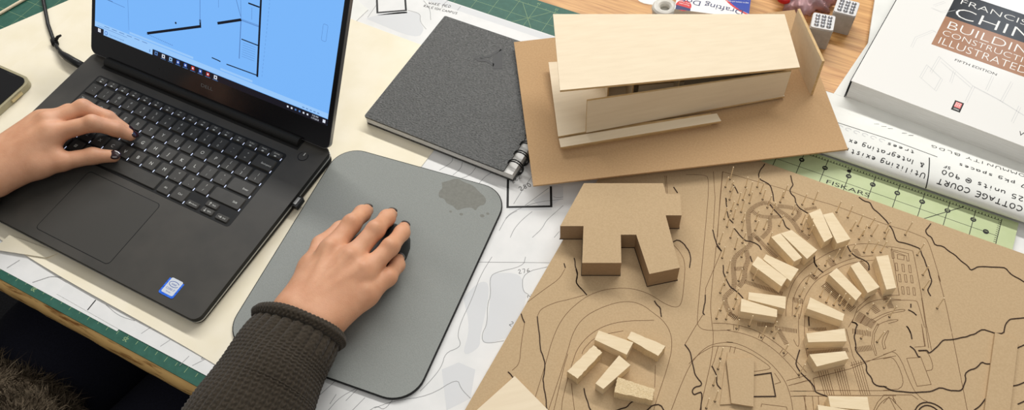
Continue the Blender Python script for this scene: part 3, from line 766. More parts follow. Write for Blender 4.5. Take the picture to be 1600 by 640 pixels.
COVER_LINES = [[(884.7, 642.7), (885.7, 660.3), (900.7, 680.1), (904.7, 678.4)], [(904.4, 600.0), (907.1, 622.0), (925.4, 607.8), (922.9, 587.6), (904.4, 600.0)], [(916.3, 640.7), (912.6, 612.6)], [(916.3, 640.7), (958.7, 610.9), (955.9, 584.5)], [(919.9, 633.5), (956.7, 607.8)], [(935.4, 625.5), (935.3, 606.1)], [(974.4, 635.2), (972.1, 610.9)], [(958.7, 610.9), (986.9, 602.4), (1014.9, 590.4)], [(989.2, 600.4), (994.5, 635.1)], [(1004.6, 575.5), (1007.9, 602.1)], [(891.1, 717.3), (902.5, 715.4), (914.9, 725.9)], [(892.1, 722.7), (902.1, 734.7)]]

# ---------------------------------------------------------------- the setting
fl = MB().box(-2000, 2600, -1600, 2200, -LIFT - 20, -LIFT).build('floor', M['floor'], origin=(0, 0, -LIFT))
fl['kind'] = 'structure'

# ---------------------------------------------------------------- work table
TX0, TX1, TY0, TY1 = -750, 1500, -46, 1150
table = thing('work_table', 'wooden work table with a worn oak front edge, under everything else', 'table', (375, 500, -LIFT))
MB().box(TX0, TX1, TY0, TY1, -34, -4).build('tabletop', M['oak'], table)
prof = [(-46.2, -4.2), (-50.5, -4.2), (-54, -6.5), (-56.5, -10.5), (-57.5, -16), (-57, -23), (-54.5, -29), (-46.2, -33)]
eb = MB()
nseg = 180
vs, fs = [], []
r2 = random.Random(3)
for i in range(nseg + 1):
    x = TX0 + (TX1 - TX0) * i / nseg
    j = r2.uniform(-.5, .5)
    vs += [(x, y + (j if 0 < q < 7 else 0), z + (r2.uniform(-.35, .35) if 0 < q < 7 else 0)) for q, (y, z) in enumerate(prof)]
for i in range(nseg):
    for q in range(8):
        a, b = i * 8 + q, i * 8 + (q + 1) % 8
        fs.append((a, b, b + 8, a + 8))
fs += [tuple(range(7, -1, -1)), tuple(nseg * 8 + q for q in range(8))]
eb.add(vs, fs)
tag(eb.build('edge_banding', M['oak_worn'], table, smooth=True), 'worn oak strip with dark nicks along the front edge')
MB().box(TX0 + 60, TX1 - 60, TY0 + 70, TY0 + 95, -110, -34.2).build('apron', M['dark_under'], table)
for x, y in ((TX0 + 50, TY0 + 60), (TX1 - 110, TY0 + 60), (TX0 + 50, TY1 - 120), (TX1 - 110, TY1 - 120)):
    MB().box(x, x + 55, y, y + 55, -LIFT, -34.2).build('leg', M['dark_under'], table, bevel=3)

# ---------------------------------------------------------------- green cutting mat
cm = thing('cutting_mat', 'large green cutting mat with yellow grid lying on the wooden table', 'cutting mat', (310, 260, -4))
MX0, MX1, MY0, MY1 = -300, 919, -50.5, 566
MB().box(MX0, MX1, MY0, MY1, -4, -1.6).build('mat_sheet', M['mat_green'], cm)
g = MB()
def gl(x0, y0, x1, y1, w=.45): g.ribbon([(x0, y0), (x1, y1)], w * .8, -1.55)
gx0, gx1, gy0, gy1 = MX0 + 17, MX1 - 17, MY0 + 10.5, MY1 - 12
gl(gx0, gy1, gx1, gy1, .6); gl(gx0, gy0, gx0, gy1, .6); gl(gx1, gy0, gx1, gy1, .6)
n = 0
x = 170 - 12.7 * 36
while x < gx1:
    k = round((x - 170) / 12.7)
    gl(x, MY0 + 11 - (5.5 if k % 2 == 0 else 4), x, MY0 + 11, .6)
    if k % 2 == 0: gl(x, gy0, x, gy1, .4)
    gl(x, gy1, x, gy1 + (4 if k % 2 == 0 else 2.5), .4)
    x += 12.7
y = gy0 + 12.7
while y < gy1:
    gl(gx0, y, gx1, y, .4); y += 25.4
gl(345, 428, 470, 553, .5); gl(430, 553, 470, 505, .5)
gl(-290, 140, -100, 470, .5)
for k, s in ((0, '20'), (1, '25'), (2, '30'), (-1, '15'), (-2, '10')):
    put_text(g, s, 170 + 127 * k, MY0 + 6.6, -1.5, 4.2, math.pi, 0, center=True)
for k in range(-6, 24):
    put_text(g, str(k + 7), 17.6 + 25.4 * k, gy1 + 6.5, -1.5, 3.2, math.pi, 0, center=True)
g.build('printed_grid', M['mat_ink'], cm)

# ---------------------------------------------------------------- large printed site map and other sheets
def sheet(name, poly, z, m, label, cat='paper', t=.22, group=None):
    cx = sum(p[0] for p in poly) / len(poly); cy = sum(p[1] for p in poly) / len(poly)
    return tag(MB().prism(poly, z, z + t).build(name, m, origin=(cx, cy, z)), label, cat, group)
strip = sheet('map_strip', [(-180, -43), (283, -41), (283.5, 60), (-180, 70)], -1.5, M['paper'], 'narrow white map strip sticking out under the front of the laptop', 'map')
mapo = thing('site_map', 'large white site map with grey contour lines under the mouse pad and models', 'map', (640, 240, -1.2))
MB().prism([(196, -37), (283, -38.5), (1110, -34), (1108, 515), (196, 516)], -1.2, -1.0).build('map_sheet', M['paper'], mapo)
mb = MB()
for p in MAP_TINT: mb.flat(chaikin(p + [p[0]], 2)[:-1] if len(p) > 6 else p, -.97)
mb.prism([(300, 505), (1100, 505), (1100, 514.5), (300, 514.5)], -.99, -.98)
tag(mb.build('grey_tint', M['paper_tint'], mapo), 'pale grey printed ground areas on the map')
mb = MB()
for p in MAP_LINES: mb.ribbon(chaikin(p, 2), .55, -.92)
mb.ribbon([(405, -33), (640, -32)], .4, -.92)
def px_text(mb, s, x, y, size, ang, mi=0, w=.45): put_pen(mb, s, x, y, -.9, size, ang, w, mi)
mb.build('contour_print', M['ink_grey'], mapo)
for p, w in zip(MAP_MARKER, (2.5, 2.5, 1.2)):
    tag(MB().ribbon(p, w, -.88).build('marker_outline', M['ink_black'], mapo), 'thick black marker line on the map')
def map_note(s, x, y, size, ang, w):
    mb = MB(); px_text(mb, s, x, y, size, ang, w=w)
    mb.build('map_note', M['ink_soft'], mapo)
map_note('WAKE MED', 320, 499.5, 4.6, .2, w=.6)
map_note('RALEIGH CAMPUS', 317, 492.5, 4.0, .12, w=.6)
map_note('280', 565, 287, 5.6, .95, w=.7)
map_note('282', 553, 292, 5.0, 1.15, w=.5)
map_note('276', 611, 194, 5.0, .62, w=.5)
map_note('276', 630, 176, 5.0, -.85, w=.5)
map_note('276', 629, 139, 5.0, -.15, w=.5)
map_note('290', 379, -27, 4.6, .5, w=.4)

sheet('paper_scrap', [(222, 470), (255, 457.5), (251.5, 421), (205, 424), (190, 470)], -.6, M['trace_white'], 'white paper corner behind the laptop screen, above the cream sheet')
sheet('trace_sheet', [(-196, 162), (-110, 328), (120, 436), (180, 300), (40, -22), (-196, -30)], -.9, M['trace'], 'cream tracing sheet with a slanted edge under the phone, left of the laptop')
# the main cream sheet, its front edge lifting slightly
mb = MB()
NX, NY = 40, 24
fx = lambda u: -70 + u * 520
vs = []
for j in range(NY + 1):
    for i in range(NX + 1):
        u, v = i / NX, j / NY
        yf = -8 + (-20) * u + 1.5 * math.sin(u * 9); yb = 438 - 8 * u
        x = (-100 + u * 540) + (v * (12 * u + 4))
        y = yf + (yb - yf) * v
        lift = 1.3 * max(0, 1 - v * 24) ** 2 * (0.55 + .45 * math.sin(u * 11 + 1))
        vs.append((x, y, -.45 + lift))
n = len(vs)
fs = []
vs2 = vs + [(a, b, c + .2) for a, b, c in vs]
idx = lambda i, j: j * (NX + 1) + i
for j in range(NY):
    for i in range(NX):
        q = (idx(i, j), idx(i + 1, j), idx(i + 1, j + 1), idx(i, j + 1))
        fs.append(tuple(n + k for k in q)); fs.append(q[::-1])
for i in range(NX):
    fs.append((idx(i, 0), idx(i + 1, 0), n + idx(i + 1, 0), n + idx(i, 0)))
    fs.append((idx(i + 1, NY), idx(i, NY), n + idx(i, NY), n + idx(i + 1, NY)))
for j in range(NY):
    fs.append((idx(0, j + 1), idx(0, j), n + idx(0, j), n + idx(0, j + 1)))
    fs.append((idx(NX, j), idx(NX, j + 1), n + idx(NX, j + 1), n + idx(NX, j)))
mb.add(vs2, fs)
tag(mb.build('trace_sheet', M['trace'], origin=(180, 200, -.45)), 'large cream tracing sheet lying directly under the laptop', 'paper')
mb = MB()
mb.add([(96, -28, 1.2), (163, 1, .2), (156, -10, 1.6), (100, -8, 4.5), (96, -28, 1.4), (163, 1, .4), (156, -10, 1.8), (100, -8, 4.7)],
       [(4, 5, 6, 7), (3, 2, 1, 0), (0, 1, 5, 4), (1, 2, 6, 5), (2, 3, 7, 6), (3, 0, 4, 7)])
tag(mb.build('paper_fold', M['trace'], origin=(120, -12, 0)), 'small folded cream paper flap poking out at the laptop front left', 'paper')

# ---------------------------------------------------------------- laptop
lap = thing('laptop', 'open dark grey laptop with a lit drawing on screen, hands at its keyboard', 'laptop', (178, 117, 0))
dz = lambda y: 11.6 + y * (5.2 / 235)          # deck height, slightly wedge shaped
outl = round_poly(0, 357, 0, 235, 9)
mb = MB()
mb.prism(outl, 2.6, [dz(p[1]) for p in outl], 0, 1)
body = mb.build('base', [M['alu'], M['groove']], lap, bevel=.6)
mb = MB()
rp = round_poly(-.5, 357.5, -.5, 235.5, 9.5)
mb.prism(rp, [dz(p[1]) - 7.0 for p in rp], [dz(p[1]) - 5.6 for p in rp], 0)
tag(mb.build('silver_rim', M['rim'], lap), 'thin bright metal line around the base')
for x0, x1, y0, y1 in ((22, 335, 12, 22), (22, 335, 205, 216)):
    MB().box(x0, x1, y0, y1, .05, 2.6).build('rubber_foot', M['rubber'], lap, bevel=.6)
# keyboard well and keys
mb = MB()
wp = round_poly(33, 316, 101.5, 207.5, 4)
mb.prism(wp, [dz(p[1]) - .4 for p in wp], [dz(p[1]) + .12 for p in wp])
tag(mb.build('keyboard_well', M['groove'], lap), 'dark recess around the keys')
KX, KY, KP, KV = 44.52, 186.34, 19.216, 18.49
keys = []
def key(i, row, wu, s, s2=None, h=None, dy=0.0, big=False):
    cx = KX + KP * i; cy = KY - KV * row + dy
    keys.append((cx, cy, KP * wu - 2.6, (h or KV - 2.4), s, s2))
fr = ['Esc', 'F1', 'F2', 'F3', 'F4', 'F5', 'F6', 'F7', 'F8', 'F9', 'F10', 'F11', 'F12', 'PrtScr', 'Insert', 'Delete']
for k, s in enumerate(fr):
    keys.append((35 + 17.43 * (k + .5), 201.3, 15, 8.4, s, None))
for k, (a, b) in enumerate(zip('`1234567890-=', '~!@#$%^&*()_+')): key(k, 0, 1, a, b)
key(13.25, 0, 1.5, 'Backspace')
key(.25, 1, 1.5, 'Tab')
for k, a in enumerate('QWERTYUIOP'): key(1.5 + k, 1, 1, a)
key(11.5, 1, 1, '[', '{'); key(12.5, 1, 1, ']', '}'); key(13.5, 1, 1, '\\', '|')
key(.375, 2, 1.75, 'Caps')
for k, a in enumerate('ASDFGHJKL'): key(1.75 + k, 2, 1, a)
key(10.75, 2, 1, ';', ':'); key(11.75, 2, 1, "'", '"'); key(13.125, 2, 1.75, 'Enter')
key(.625, 3, 2.25, 'Shift')
for k, a in enumerate('ZXCVBNM'): key(2.25 + k, 3, 1, a)
key(9.25, 3, 1, ',', '<'); key(10.25, 3, 1, '.', '>'); key(11.25, 3, 1, '/', '?'); key(12.875, 3, 2.25, 'Shift')
key(.1, 4, 1.2, 'Ctrl'); key(1.2, 4, 1, 'Fn'); key(2.2, 4, 1, 'Win'); key(3.2, 4, 1, 'Alt'); key(6.2, 4, 5.0, ''); key(9.2, 4, 1, 'Alt'); key(10.25, 4, 1.1, 'Ctrl')
key(11.35, 4, 1, '<', None, 7.6, -4.3); key(12.4, 4, 1, '^', None, 7.6, 4.3); key(12.4, 4, 1, 'v', None, 7.6, -4.3); key(13.45, 4, 1, '>', None, 7.6, -4.3)
lights = MB()
for cx, cy, w, h, s, s2 in keys:
    z = dz(cy) + .15
    p = round_poly(cx - w / 2, cx + w / 2, cy - h / 2, cy + h / 2, 1.5, 3)
    t = 1.3
    q = [(cx + (x - cx) * (1 - .7 / (w / 2)), cy + (y - cy) * (1 - .7 / (h / 2))) for x, y in p]
    mb = MB()
    nn = len(p)
    vs = [(x, y, z) for x, y in p] + [(x, y, z + t) for x, y in q]
    mb.add(vs, [(i, (i + 1) % nn, nn + (i + 1) % nn, nn + i) for i in range(nn)] + [tuple(range(nn, 2 * nn)), tuple(range(nn - 1, -1, -1))])
    zt = z + t + .06
    if s == 'Win':
        for a in (0, 1):
            for b_ in (0, 1):
                mb.box(cx - 1.9 + a * 2, cx - .1 + a * 2, cy - 1.9 + b_ * 2, cy - .1 + b_ * 2, zt - .05, zt, 1)
    elif s in '<>^v' and h < 8:
        ang = {'>': 0, '^': math.pi / 2, '<': math.pi, 'v': -math.pi / 2}[s]
        c_, s_ = math.cos(ang), math.sin(ang)
        for seg in ([(-2, 0), (2, 0)], [(.6, 1.2), (2, 0), (.6, -1.2)]):
            mb.ribbon([(cx - 3 + c_ * a - s_ * b_, cy + s_ * a + c_ * b_) for a, b_ in seg], .5, zt, 0, 1)
        put_text(mb, {'>': 'End', '^': 'PgUp', '<': 'Home', 'v': 'PgDn'}[s], cx + 2.5, cy, zt, 1.6, 0, 1, center=True)
    elif s2:
        put_text(mb, s2, cx, cy + 3.2, zt, 2.9, 0, 1, center=True); put_text(mb, s, cx, cy - 3.3, zt, 2.9, 0, 1, center=True)
    elif len(s) == 1:
        put_text(mb, s, cx, cy, zt, 4.0, 0, 1, center=True)
    elif s:
        big = s in ('Backspace', 'Enter', 'Shift', 'Tab', 'Caps', 'Ctrl', 'Alt', 'Fn')
        if s in ('Backspace', 'Enter', 'Shift') and cx > 200:
            put_text(mb, s, cx + w / 2 - 9, cy - 1, zt, 2.3, 0, 1, center=True)
        elif big: put_text(mb, s, cx - (w / 2 - 6 if w > 24 else 0), cy + (3 if w > 24 else 0), zt, 2.3, 0, 1, center=True)
        else:
            put_text(mb, s, cx, cy + 1.5, zt, 1.9, 0, 1, center=True)
            mb.box(cx - 1.4, cx + 1.4, cy - 2.9, cy - 1.3, zt - .05, zt, 1)
    mb.build('key', [M['key'], M['legend']], lap)
    if s and s not in '<>^v' and h > 8:
        lights.box(cx + w / 2 + .3, cx + w / 2 + .95, cy - h / 2 - .4, cy - h / 2 + 3.0, z - .1, z + .12)
tag(lights.build('keyboard_backlight', M['backlight'], lap), 'white light slivers glowing between the keys')
# touchpad
mb = MB()
tp = round_poly(125.5, 231, 9.5, 93, 5)
mb.prism(tp, [dz(p[1]) - .3 for p in tp], [dz(p[1]) + .08 for p in tp], 0)
tp2 = round_poly(126.3, 230.2, 10.3, 92.2, 4.4)
mb.flat(tp2, 0, 1)
for i in range(len(mb.v) - len(tp2), len(mb.v)):
    x, y, z = mb.v[i]; mb.v[i] = (x, y, dz(y) + .14)
mb.build('touchpad', [M['groove'], M['pad_touch']], lap)
# power button
mb = MB()
mb.cyl(333, 213, dz(213) - .2, dz(213) + .1, 6.2, 28, 0); mb.cyl(333, 213, dz(213), dz(213) + .25, 5.3, 28, 1)
mb.box(332.4, 333.6, 214, 218, dz(213) + .2, dz(213) + .32, 2)
mb.build('power_button', [M['groove'], M['alu'], M['legend']], lap)
# processor sticker
mb = MB()
zs = dz(20)
mb.prism(round_poly(299.5, 318.5, 8.5, 31, 2.2, 4), zs - .1, zs + .16, 0)
mb.prism(round_poly(301.6, 316.4, 10.8, 28.6, 1.6, 4), zs, zs + .2, 1)
ring = [(309 + 5.8 * math.cos(a), 22.6 + 3.0 * math.sin(a)) for a in np.linspace(.5, 6.0, 22)]
mb.ribbon(ring, .55, zs + .24, 0, 2)
put_text(mb, 'intel', 309, 22.7, zs + .25, 2.4, 0, 2, center=True)
put_text(mb, 'CORE i7', 309, 16.8, zs + .25, 2.1, 0, 2, center=True)
put_text(mb, '7th Gen', 309, 13.4, zs + .25, 1.3, 0, 2, center=True)
tag(mb.build('processor_sticker', [M['stick_blue'], M['stick_white'], M['deepblue']], lap), 'blue bordered silver sticker on the palm rest')
# hinge barrel, sunk in the deck
mb = MB()
mb.box(27, 322, 217.5, 235.4, dz(217) - .4, dz(217) + .35, 1)
mb.tube([(29, 227, 18.2), (320, 227, 18.2)], 6.0, 20, 0)
mb.build('hinge', [M['hinge'], M['groove']], lap, smooth=False)
# lid: built flat (x across, d up the lid) and swung open about the hinge
TH = 0.985
def lidmap(off=0.0):
    c, s = math.cos(TH), math.sin(TH)
    return lambda x, d, n: (x, 227 + d * c - n * s, 17 + d * s + n * c)      # n: towards the viewer
def on_lid(mb): return mb.map(lidmap())
lp = round_poly(0, 357, 4.5, 236, 8)
mb = MB().prism(lp, -5.6, -.7, 0)
lid = on_lid(mb).build('lid', M['lid_alu'], lap, bevel=1.2)
tag(lid, 'silver aluminium outer shell of the screen')
mb = MB().prism(round_poly(.8, 356.2, 5.2, 235.2, 7.5), -.7, 0, 0)
put_text(mb, 'DELL', 182.5, 20.3, .06, 3.9, 0, 1, center=True, width=18)
mb.box(109.5, 111, 18.6, 19.4, 0, .05, 2)
bez = on_lid(mb).build('bezel', [M['bezel'], mat('grey_logo', (120, 122, 124), .4), M['groove']], lid)
tag(bez, 'black glass bezel with a grey maker name at the bottom')
mb = MB()
D0 = 32.0
mb.flat([(6.4, D0), (350.6, D0), (350.6, D0 + 193.6), (6.4, D0 + 193.6)], .08, 0)
mb.flat([(6.4, D0), (350.6, D0), (350.6, 39.6), (6.4, 39.6)], .12, 1)                   # taskbar
mb.flat([(20.9, 32.6), (98.8, 32.6), (98.8, 40.2), (20.9, 40.2)], .16, 2)              # search field
mb.flat([(6.4, 40.2), (350.6, 40.2), (350.6, 46), (6.4, 46)], .11, 2)
for x0, x1 in ((62, 160), (200, 246)): mb.flat([(x0, 47), (x1, 47), (x1, 49.5), (x0, 49.5)], .11, 2)
ZL = .2
for p, w in SCREEN_LINES: mb.ribbon(p, w, ZL + rng.random() * .03, 0, 3 if w > 1.15 else 4)
mb.cyl(131.2, 81, ZL, ZL + .02, 1.3, 10, 3)
for k in range(16): mb.box(88 + k * 2.6, 89.4 + k * 2.6, 54.6 - .1 * k, 55.4 - .1 * k, ZL, ZL + .02, 4)
for k in range(26): mb.box(258.0, 258.3, 58 + k * 4.5, 60.5 + k * 4.5, ZL, ZL + .02, 4)
for yy in (77, 86, 92, 98):
    mb.box(24, 24 + 8 + yy % 5, yy, yy + .8, ZL, ZL + .02, 4)
for r_ in range(7): mb.box(228, 246, 72 + r_ * 2.6, 72.3 + r_ * 2.6, ZL, ZL + .02, 4)
for k in range(6): mb.box(22 + 12 * k, 30 + 12 * k, 43.5, 44.2, ZL, ZL + .02, 4)
for a in (0, 1):
    for b_ in (0, 1): mb.box(11.8 + a * 2.3, 13.9 + a * 2.3, 34.2 + b_ * 2.3, 36.3 + b_ * 2.3, ZL, ZL + .02, 5)
mb.ribbon([(25 + 2.1 * math.cos(a), 36.3 + 2.1 * math.sin(a)) for a in np.linspace(0, 6.3, 16)], .7, ZL, 0, 7)
put_text(mb, 'Type here to search', 30, 35.2, ZL, 2.0, 0, 4)
mb.box(94, 95.2, 34.6, 38, ZL, ZL + .02, 4)
for k, mi in enumerate((4, 5, 2, 7, 7, 6, 7, 6, 5)):
    cx = 104.5 + 11.2 * k
    mb.box(cx - 2.3, cx + 2.3, 33.9, 38.2, ZL, ZL + .02, mi)
    mb.box(cx - 1.0, cx + 1.0, 35, 37, ZL + .03, ZL + .05, 5 if mi in (6, 7) else 1)
    if k > 0: mb.box(cx - 3.8, cx + 3.8, 32.4, 32.9, ZL, ZL + .02, 4)
for k in range(6):
    cx = 297 + 5.4 * k
    mb.box(cx - 1.1, cx + 1.1, 35, 37, ZL, ZL + .02, 5 if k not in (2, 3) else 4)
put_text(mb, '7:33 PM', 334, 37.3, ZL, 1.8, 0, 5, center=True); put_text(mb, '11/7/2018', 334, 34.3, ZL, 1.8, 0, 5, center=True)
mb.box(344.5, 348, 34, 37.6, ZL, ZL + .02, 5)
for k in range(5): mb.box(316 + k * 5, 319 + k * 5, 41.6, 42.6, ZL, ZL + .02, 4)
mb.ribbon(round_poly(329, 335, 122, 140, 1.5, 2) + [(335, 138.5)], .35, ZL, 0, 4)
scr = on_lid(mb).build('screen', [M['scr_blue'], M['scr_bar'], M['scr_strip'], M['scr_line'], M['scr_mid'], M['scr_white'], M['scr_red'], M['scr_icon']], lid)
tag(scr, 'lit light blue screen showing a line drawing and a taskbar')

# charging cable, small receiver, phone, dowel
cab = thing('charging_cable', 'black charging cable plugged into the left side of the laptop', 'cable', (-40, 218, 0))
pts = [(-420, 470, 2.4), (-240, 360, 2.4), (-150, 285, 2.4), (-110, 254, 2.4), (-82, 236, 3), (-64, 226, 5), (-52, 221, 6.5)]
MB().tube(chaikin(pts, 2) if False else [tuple(np.array(a) * (1 - t) + np.array(b) * t) for a, b in zip(pts[:-1], pts[1:]) for t in (0, .25, .5, .75)] + [pts[-1]], 2.4, 10).build('cord', M['blk_plastic'], cab, smooth=True)
MB().tube([(-58, 223.5, 5.6), (-50, 220, 7), (-36, 217, 8.2), (-22, 215, 8.6), (-3, 213.3, 8.8)], [2.6, 3.2, 4.8, 5.0, 5.0], 14).build('plug', M['blk_plastic'], cab, smooth=True)
MB().tube([(-1.2, 213.1, 8.8), (.6, 213, 8.8)], 2.2, 12).build('pin', M['rim'], cab)
mb = MB().tube([(-80, 235, 3), (-72, 230.4, 4)], 4.4, 12)
mb.tube([(-75, 232, 4), (-70, 237, 11), (-66, 240, 13)], [2.4, 2, 1.4], 8)
tag(mb.build('cable_tie', M['rubber'], cab, smooth=True), 'small black strap with a tail')
rec = thing('wireless_receiver', 'tiny black and silver receiver plugged into the right side of the laptop', 'receiver', (359, 163, 6))
mb = MB().box(357.6, 364, 156, 169.5, 5.2, 11.4); mb.build('cap', M['blk_plastic'], rec, bevel=1)
MB().box(357.7, 361.5, 158, 167.5, 11.4, 11.9).build('metal_shell', M['rim'], rec, bevel=.2)
ph = thing('smartphone', 'smartphone with a black screen in a clear case, beside the laptop', 'phone', (-84, 95, 0))
MB().prism(round_poly(-122, -47.5, 18, 170, 12), .2, 8.2).build('case', M['clearcase'], ph, bevel=2.2, seg=3)
MB().prism(round_poly(-118.5, -51, 21.5, 166.5, 9.5), 8.0, 9.2).build('display', M['phoneglass'], ph, bevel=.6)
MB().ribbon([(-70, 164.2), (-84, 164.2)], 1.4, 9.25).build('earpiece', M['groove'], ph)
MB().box(-48.2, -45.6, 134, 150, 2.6, 6.2).build('side_button', M['gold'], ph, bevel=.6)
mb = MB().tube([(-208, 166, 0.6), (-188, 242, 0.6), (-170, 310, 0.6), (-150, 390, 0.6)], 2.1, 10)
tag(mb.build('wooden_dowel', M['bass'], origin=(-180, 275, -1.6), smooth=True), 'thin pale wooden dowel lying on the green mat beyond the cream paper', 'dowel')

# ---------------------------------------------------------------- mouse pad and mouse
PA = math.radians(7.2)
pad = thing('mouse_pad', 'grey rounded mouse pad with a damp stain, to the right of the laptop', 'mouse pad', (471.5, 138, 0))
def pad_poly(i): return round_poly(471.5 - 102.5 + i, 471.5 + 102.5 - i, 138 - 129 + i, 138 + 129 - i, 30 - i, 10)
mb = MB().prism(pad_poly(-.2), .25, 2.5).rot(PA, 471.5, 138)
tag(mb.build('rubber_base', M['rubber'], pad), 'black rubber underside')
MB().prism(pad_poly(.9), 2.5, 3.1).rot(PA, 471.5, 138).build('fabric_top', M['pad'], pad, bevel=.2)
mb = MB()
st = [(484, 257), (489, 262), (496, 270), (506, 268), (516, 269), (527, 264), (538, 260), (541, 252), (535, 247), (536, 240), (530, 243), (522, 238), (518, 232), (510, 236), (503, 235), (497, 240), (491, 238), (487, 246), (489, 250)]
mb.flat(chaikin(st + [st[0]], 2)[:-1], 3.14)
for x, y, r in ((545, 238, 2.5), (549, 243, 1.8), (512, 228, 1.6), (524, 230, 2.0)):
    mb.flat([(x + r * math.cos(a), y + r * .8 * math.sin(a)) for a in np.linspace(0, 6.0, 10)], 3.14)
tag(mb.build('damp_stain', M['pad_stain'], pad), 'darker blotchy stain near the top edge')

ms = thing('computer_mouse', 'black computer mouse under the right hand, on the grey pad', 'mouse', (471, 135, 3.2))
mb = MB()
nu, nv = 26, 14
vs = []
for j in range(nv + 1):
    ph = (math.pi / 2) * j / nv
    for i in range(nu):
        a = 2 * math.pi * i / nu
        ca, sa = math.cos(a), math.sin(a)
        e = 2.6
        rx = 29.5 * (1 - .06 * sa); ry = 52
        k = (abs(ca) ** e + abs(sa) ** e) ** (-1 / e)
        h = math.sin(ph) ** .8; w = math.cos(ph) ** .55 if j < nv else 0
        x = rx * ca * k * w; y = ry * sa * k * w
        z = 3.4 + (27 - 6 * max(0, y / 52) ** 1.5 - 5 * max(0, -y / 52) ** 2) * h
        vs.append((472 + x, 134 + y, z))
mb.add(vs, [(j * nu + i, j * nu + (i + 1) % nu, (j + 1) * nu + (i + 1) % nu, (j + 1) * nu + i) for j in range(nv) for i in range(nu)] + [tuple(range(nu - 1, -1, -1))])
mb.rot(math.radians(-4), 472, 134)
mb.build('shell', M['blk_plastic'], ms, smooth=True)
MB().tube([(466.5, 172, 22), (475.5, 172, 22)], 6, 18).build('scroll_wheel', M['rubber'], ms, bevel=.6)

# ---------------------------------------------------------------- sketchbook
sk = thing('sketchbook', 'square black leather sketchbook with wire rings, half under the brown model board', 'sketchbook', (456, 385, 0))
MB().prism(round_poly(360.5, 553, 294, 477, 2, 3), .3, 2.4).build('back_cover', M['leather'], sk, bevel=.4)
mb = MB()
for k in range(22): mb.box(361.5 + rng.uniform(-.25, .25), 551.5, 294.6 + rng.uniform(-.25, .25), 475.5, 2.4 + k * .395, 2.4 + (k + 1) * .395)
mb.build('pages', M['pages'], sk)
MB().prism(round_poly(360, 541.5, 293.6, 477, 2, 3), 11.2, 13.4).build('front_cover', M['leather'], sk, bevel=.5)
mb = MB()
for p in EMBLEM: mb.prism(p, 13.4, 13.62)
tag(mb.build('embossed_emblem', M['emboss'], sk), 'smooth angular emblem pressed into the leather')
for k in range(12):
    y = 305 + k * 14.2
    mb = MB()
    for o in (0, 2.6):
        mb.tube([(549 + 9.3 * math.cos(a), y + o + 1.4 * math.sin(a), 9.6 + 9.3 * math.sin(a)) for a in np.linspace(0, 2 * math.pi, 25)], .8, 6, 0, False)
    mb.build('ring', M['wire'], sk, smooth=True)

# ---------------------------------------------------------------- basswood building model on a brown board
mo = thing('building_model', 'pale basswood building model with a sloping roof on a brown chipboard base', 'architectural model', (660, 460, 20.3))
BTL, BBL, BBR = (464.8, 464.4), (582.4, 284.4), (861.8, 473.3)
BTR = (BTL[0] + BBR[0] - BBL[0] + 3, BTL[1] + BBR[1] - BBL[1] + 4)
MB().prism([BTL, BBL, BBR, BTR], 20.3, 22.3).build('base_board', M['chip'], mo)
def v3(k): return Vector(MODEL[k])
def slab(mb, pts, t, mi=0, side=1):
    """a plate whose top face runs through pts (counter-clockwise from above), t thick"""
    n = len(pts)
    vs = [tuple(p) for p in pts] + [(p[0], p[1], p[2] - t) for p in pts]
    mb.add(vs, [tuple(range(n)), tuple(range(2 * n - 1, n - 1, -1))], mi)
    return mb.add(vs, [(i, n + i, n + (i + 1) % n, (i + 1) % n) for i in range(n)], side)
FL, FR, BR, BL = v3('roofFL'), v3('roofFR'), v3('roofBR'), v3('roofBL')
bm_ = [M['bass'], M['bass_edge']]
slab(MB(), [FL, FR, BR, BL], 2.6).build('roof', bm_, mo)
sFL, sBL, sFR = v3('slabFL'), v3('slabBL'), v3('slabFR')
sBR = sFR + (sBL - sFL) * .62
slab(MB(), [sFL, sFR, sBR, sBL], 2.4).build('floor_plate', bm_, mo)
def roof_z(p):
    """underside height of the roof over a plan point"""
    n = (FR - FL).cross(BL - FL)
    return FL.z - (n.x * (p[0] - FL.x) + n.y * (p[1] - FL.y)) / n.z - 2.7
def wall(name, a, b, ta, tb, thick, m=None, label=None):
    """upright sheet from a to b (bottom points), tops at heights ta and tb, thickness to its left"""
    d = Vector((b.x - a.x, b.y - a.y, 0)).normalized(); nrm = Vector((-d.y, d.x, 0)) * thick
    P = [a, b, b + nrm, a + nrm]
    tops = [ta, tb, tb, ta]
    mb = MB()
    vs = [tuple(p) for p in P] + [(p.x, p.y, t) for p, t in zip(P, tops)]
    mb.add(vs, [(0, 1, 5, 4), (2, 3, 7, 6)], 0)
    mb.add(vs, [(4, 5, 6, 7), (3, 2, 1, 0), (1, 2, 6, 5), (3, 0, 4, 7)], 1)
    o = mb.build(name, m or bm_, mo)
    return tag(o, label) if label else o
wBL, wBR = v3('wallBL'), v3('wallBR')
nd = Vector((wBR.x - wBL.x, wBR.y - wBL.y, 0)).normalized(); nn_ = Vector((-nd.y, nd.x, 0))
W0 = wBL + nn_ * .6; W1 = wBR + nn_ * .6
W0.z += .1; W1.z += .1
tr_ = min(65.2, roof_z(W1 + nn_ * 2) - .3)
wall('front_wall', W0, W1, 84, tr_, 2.2)
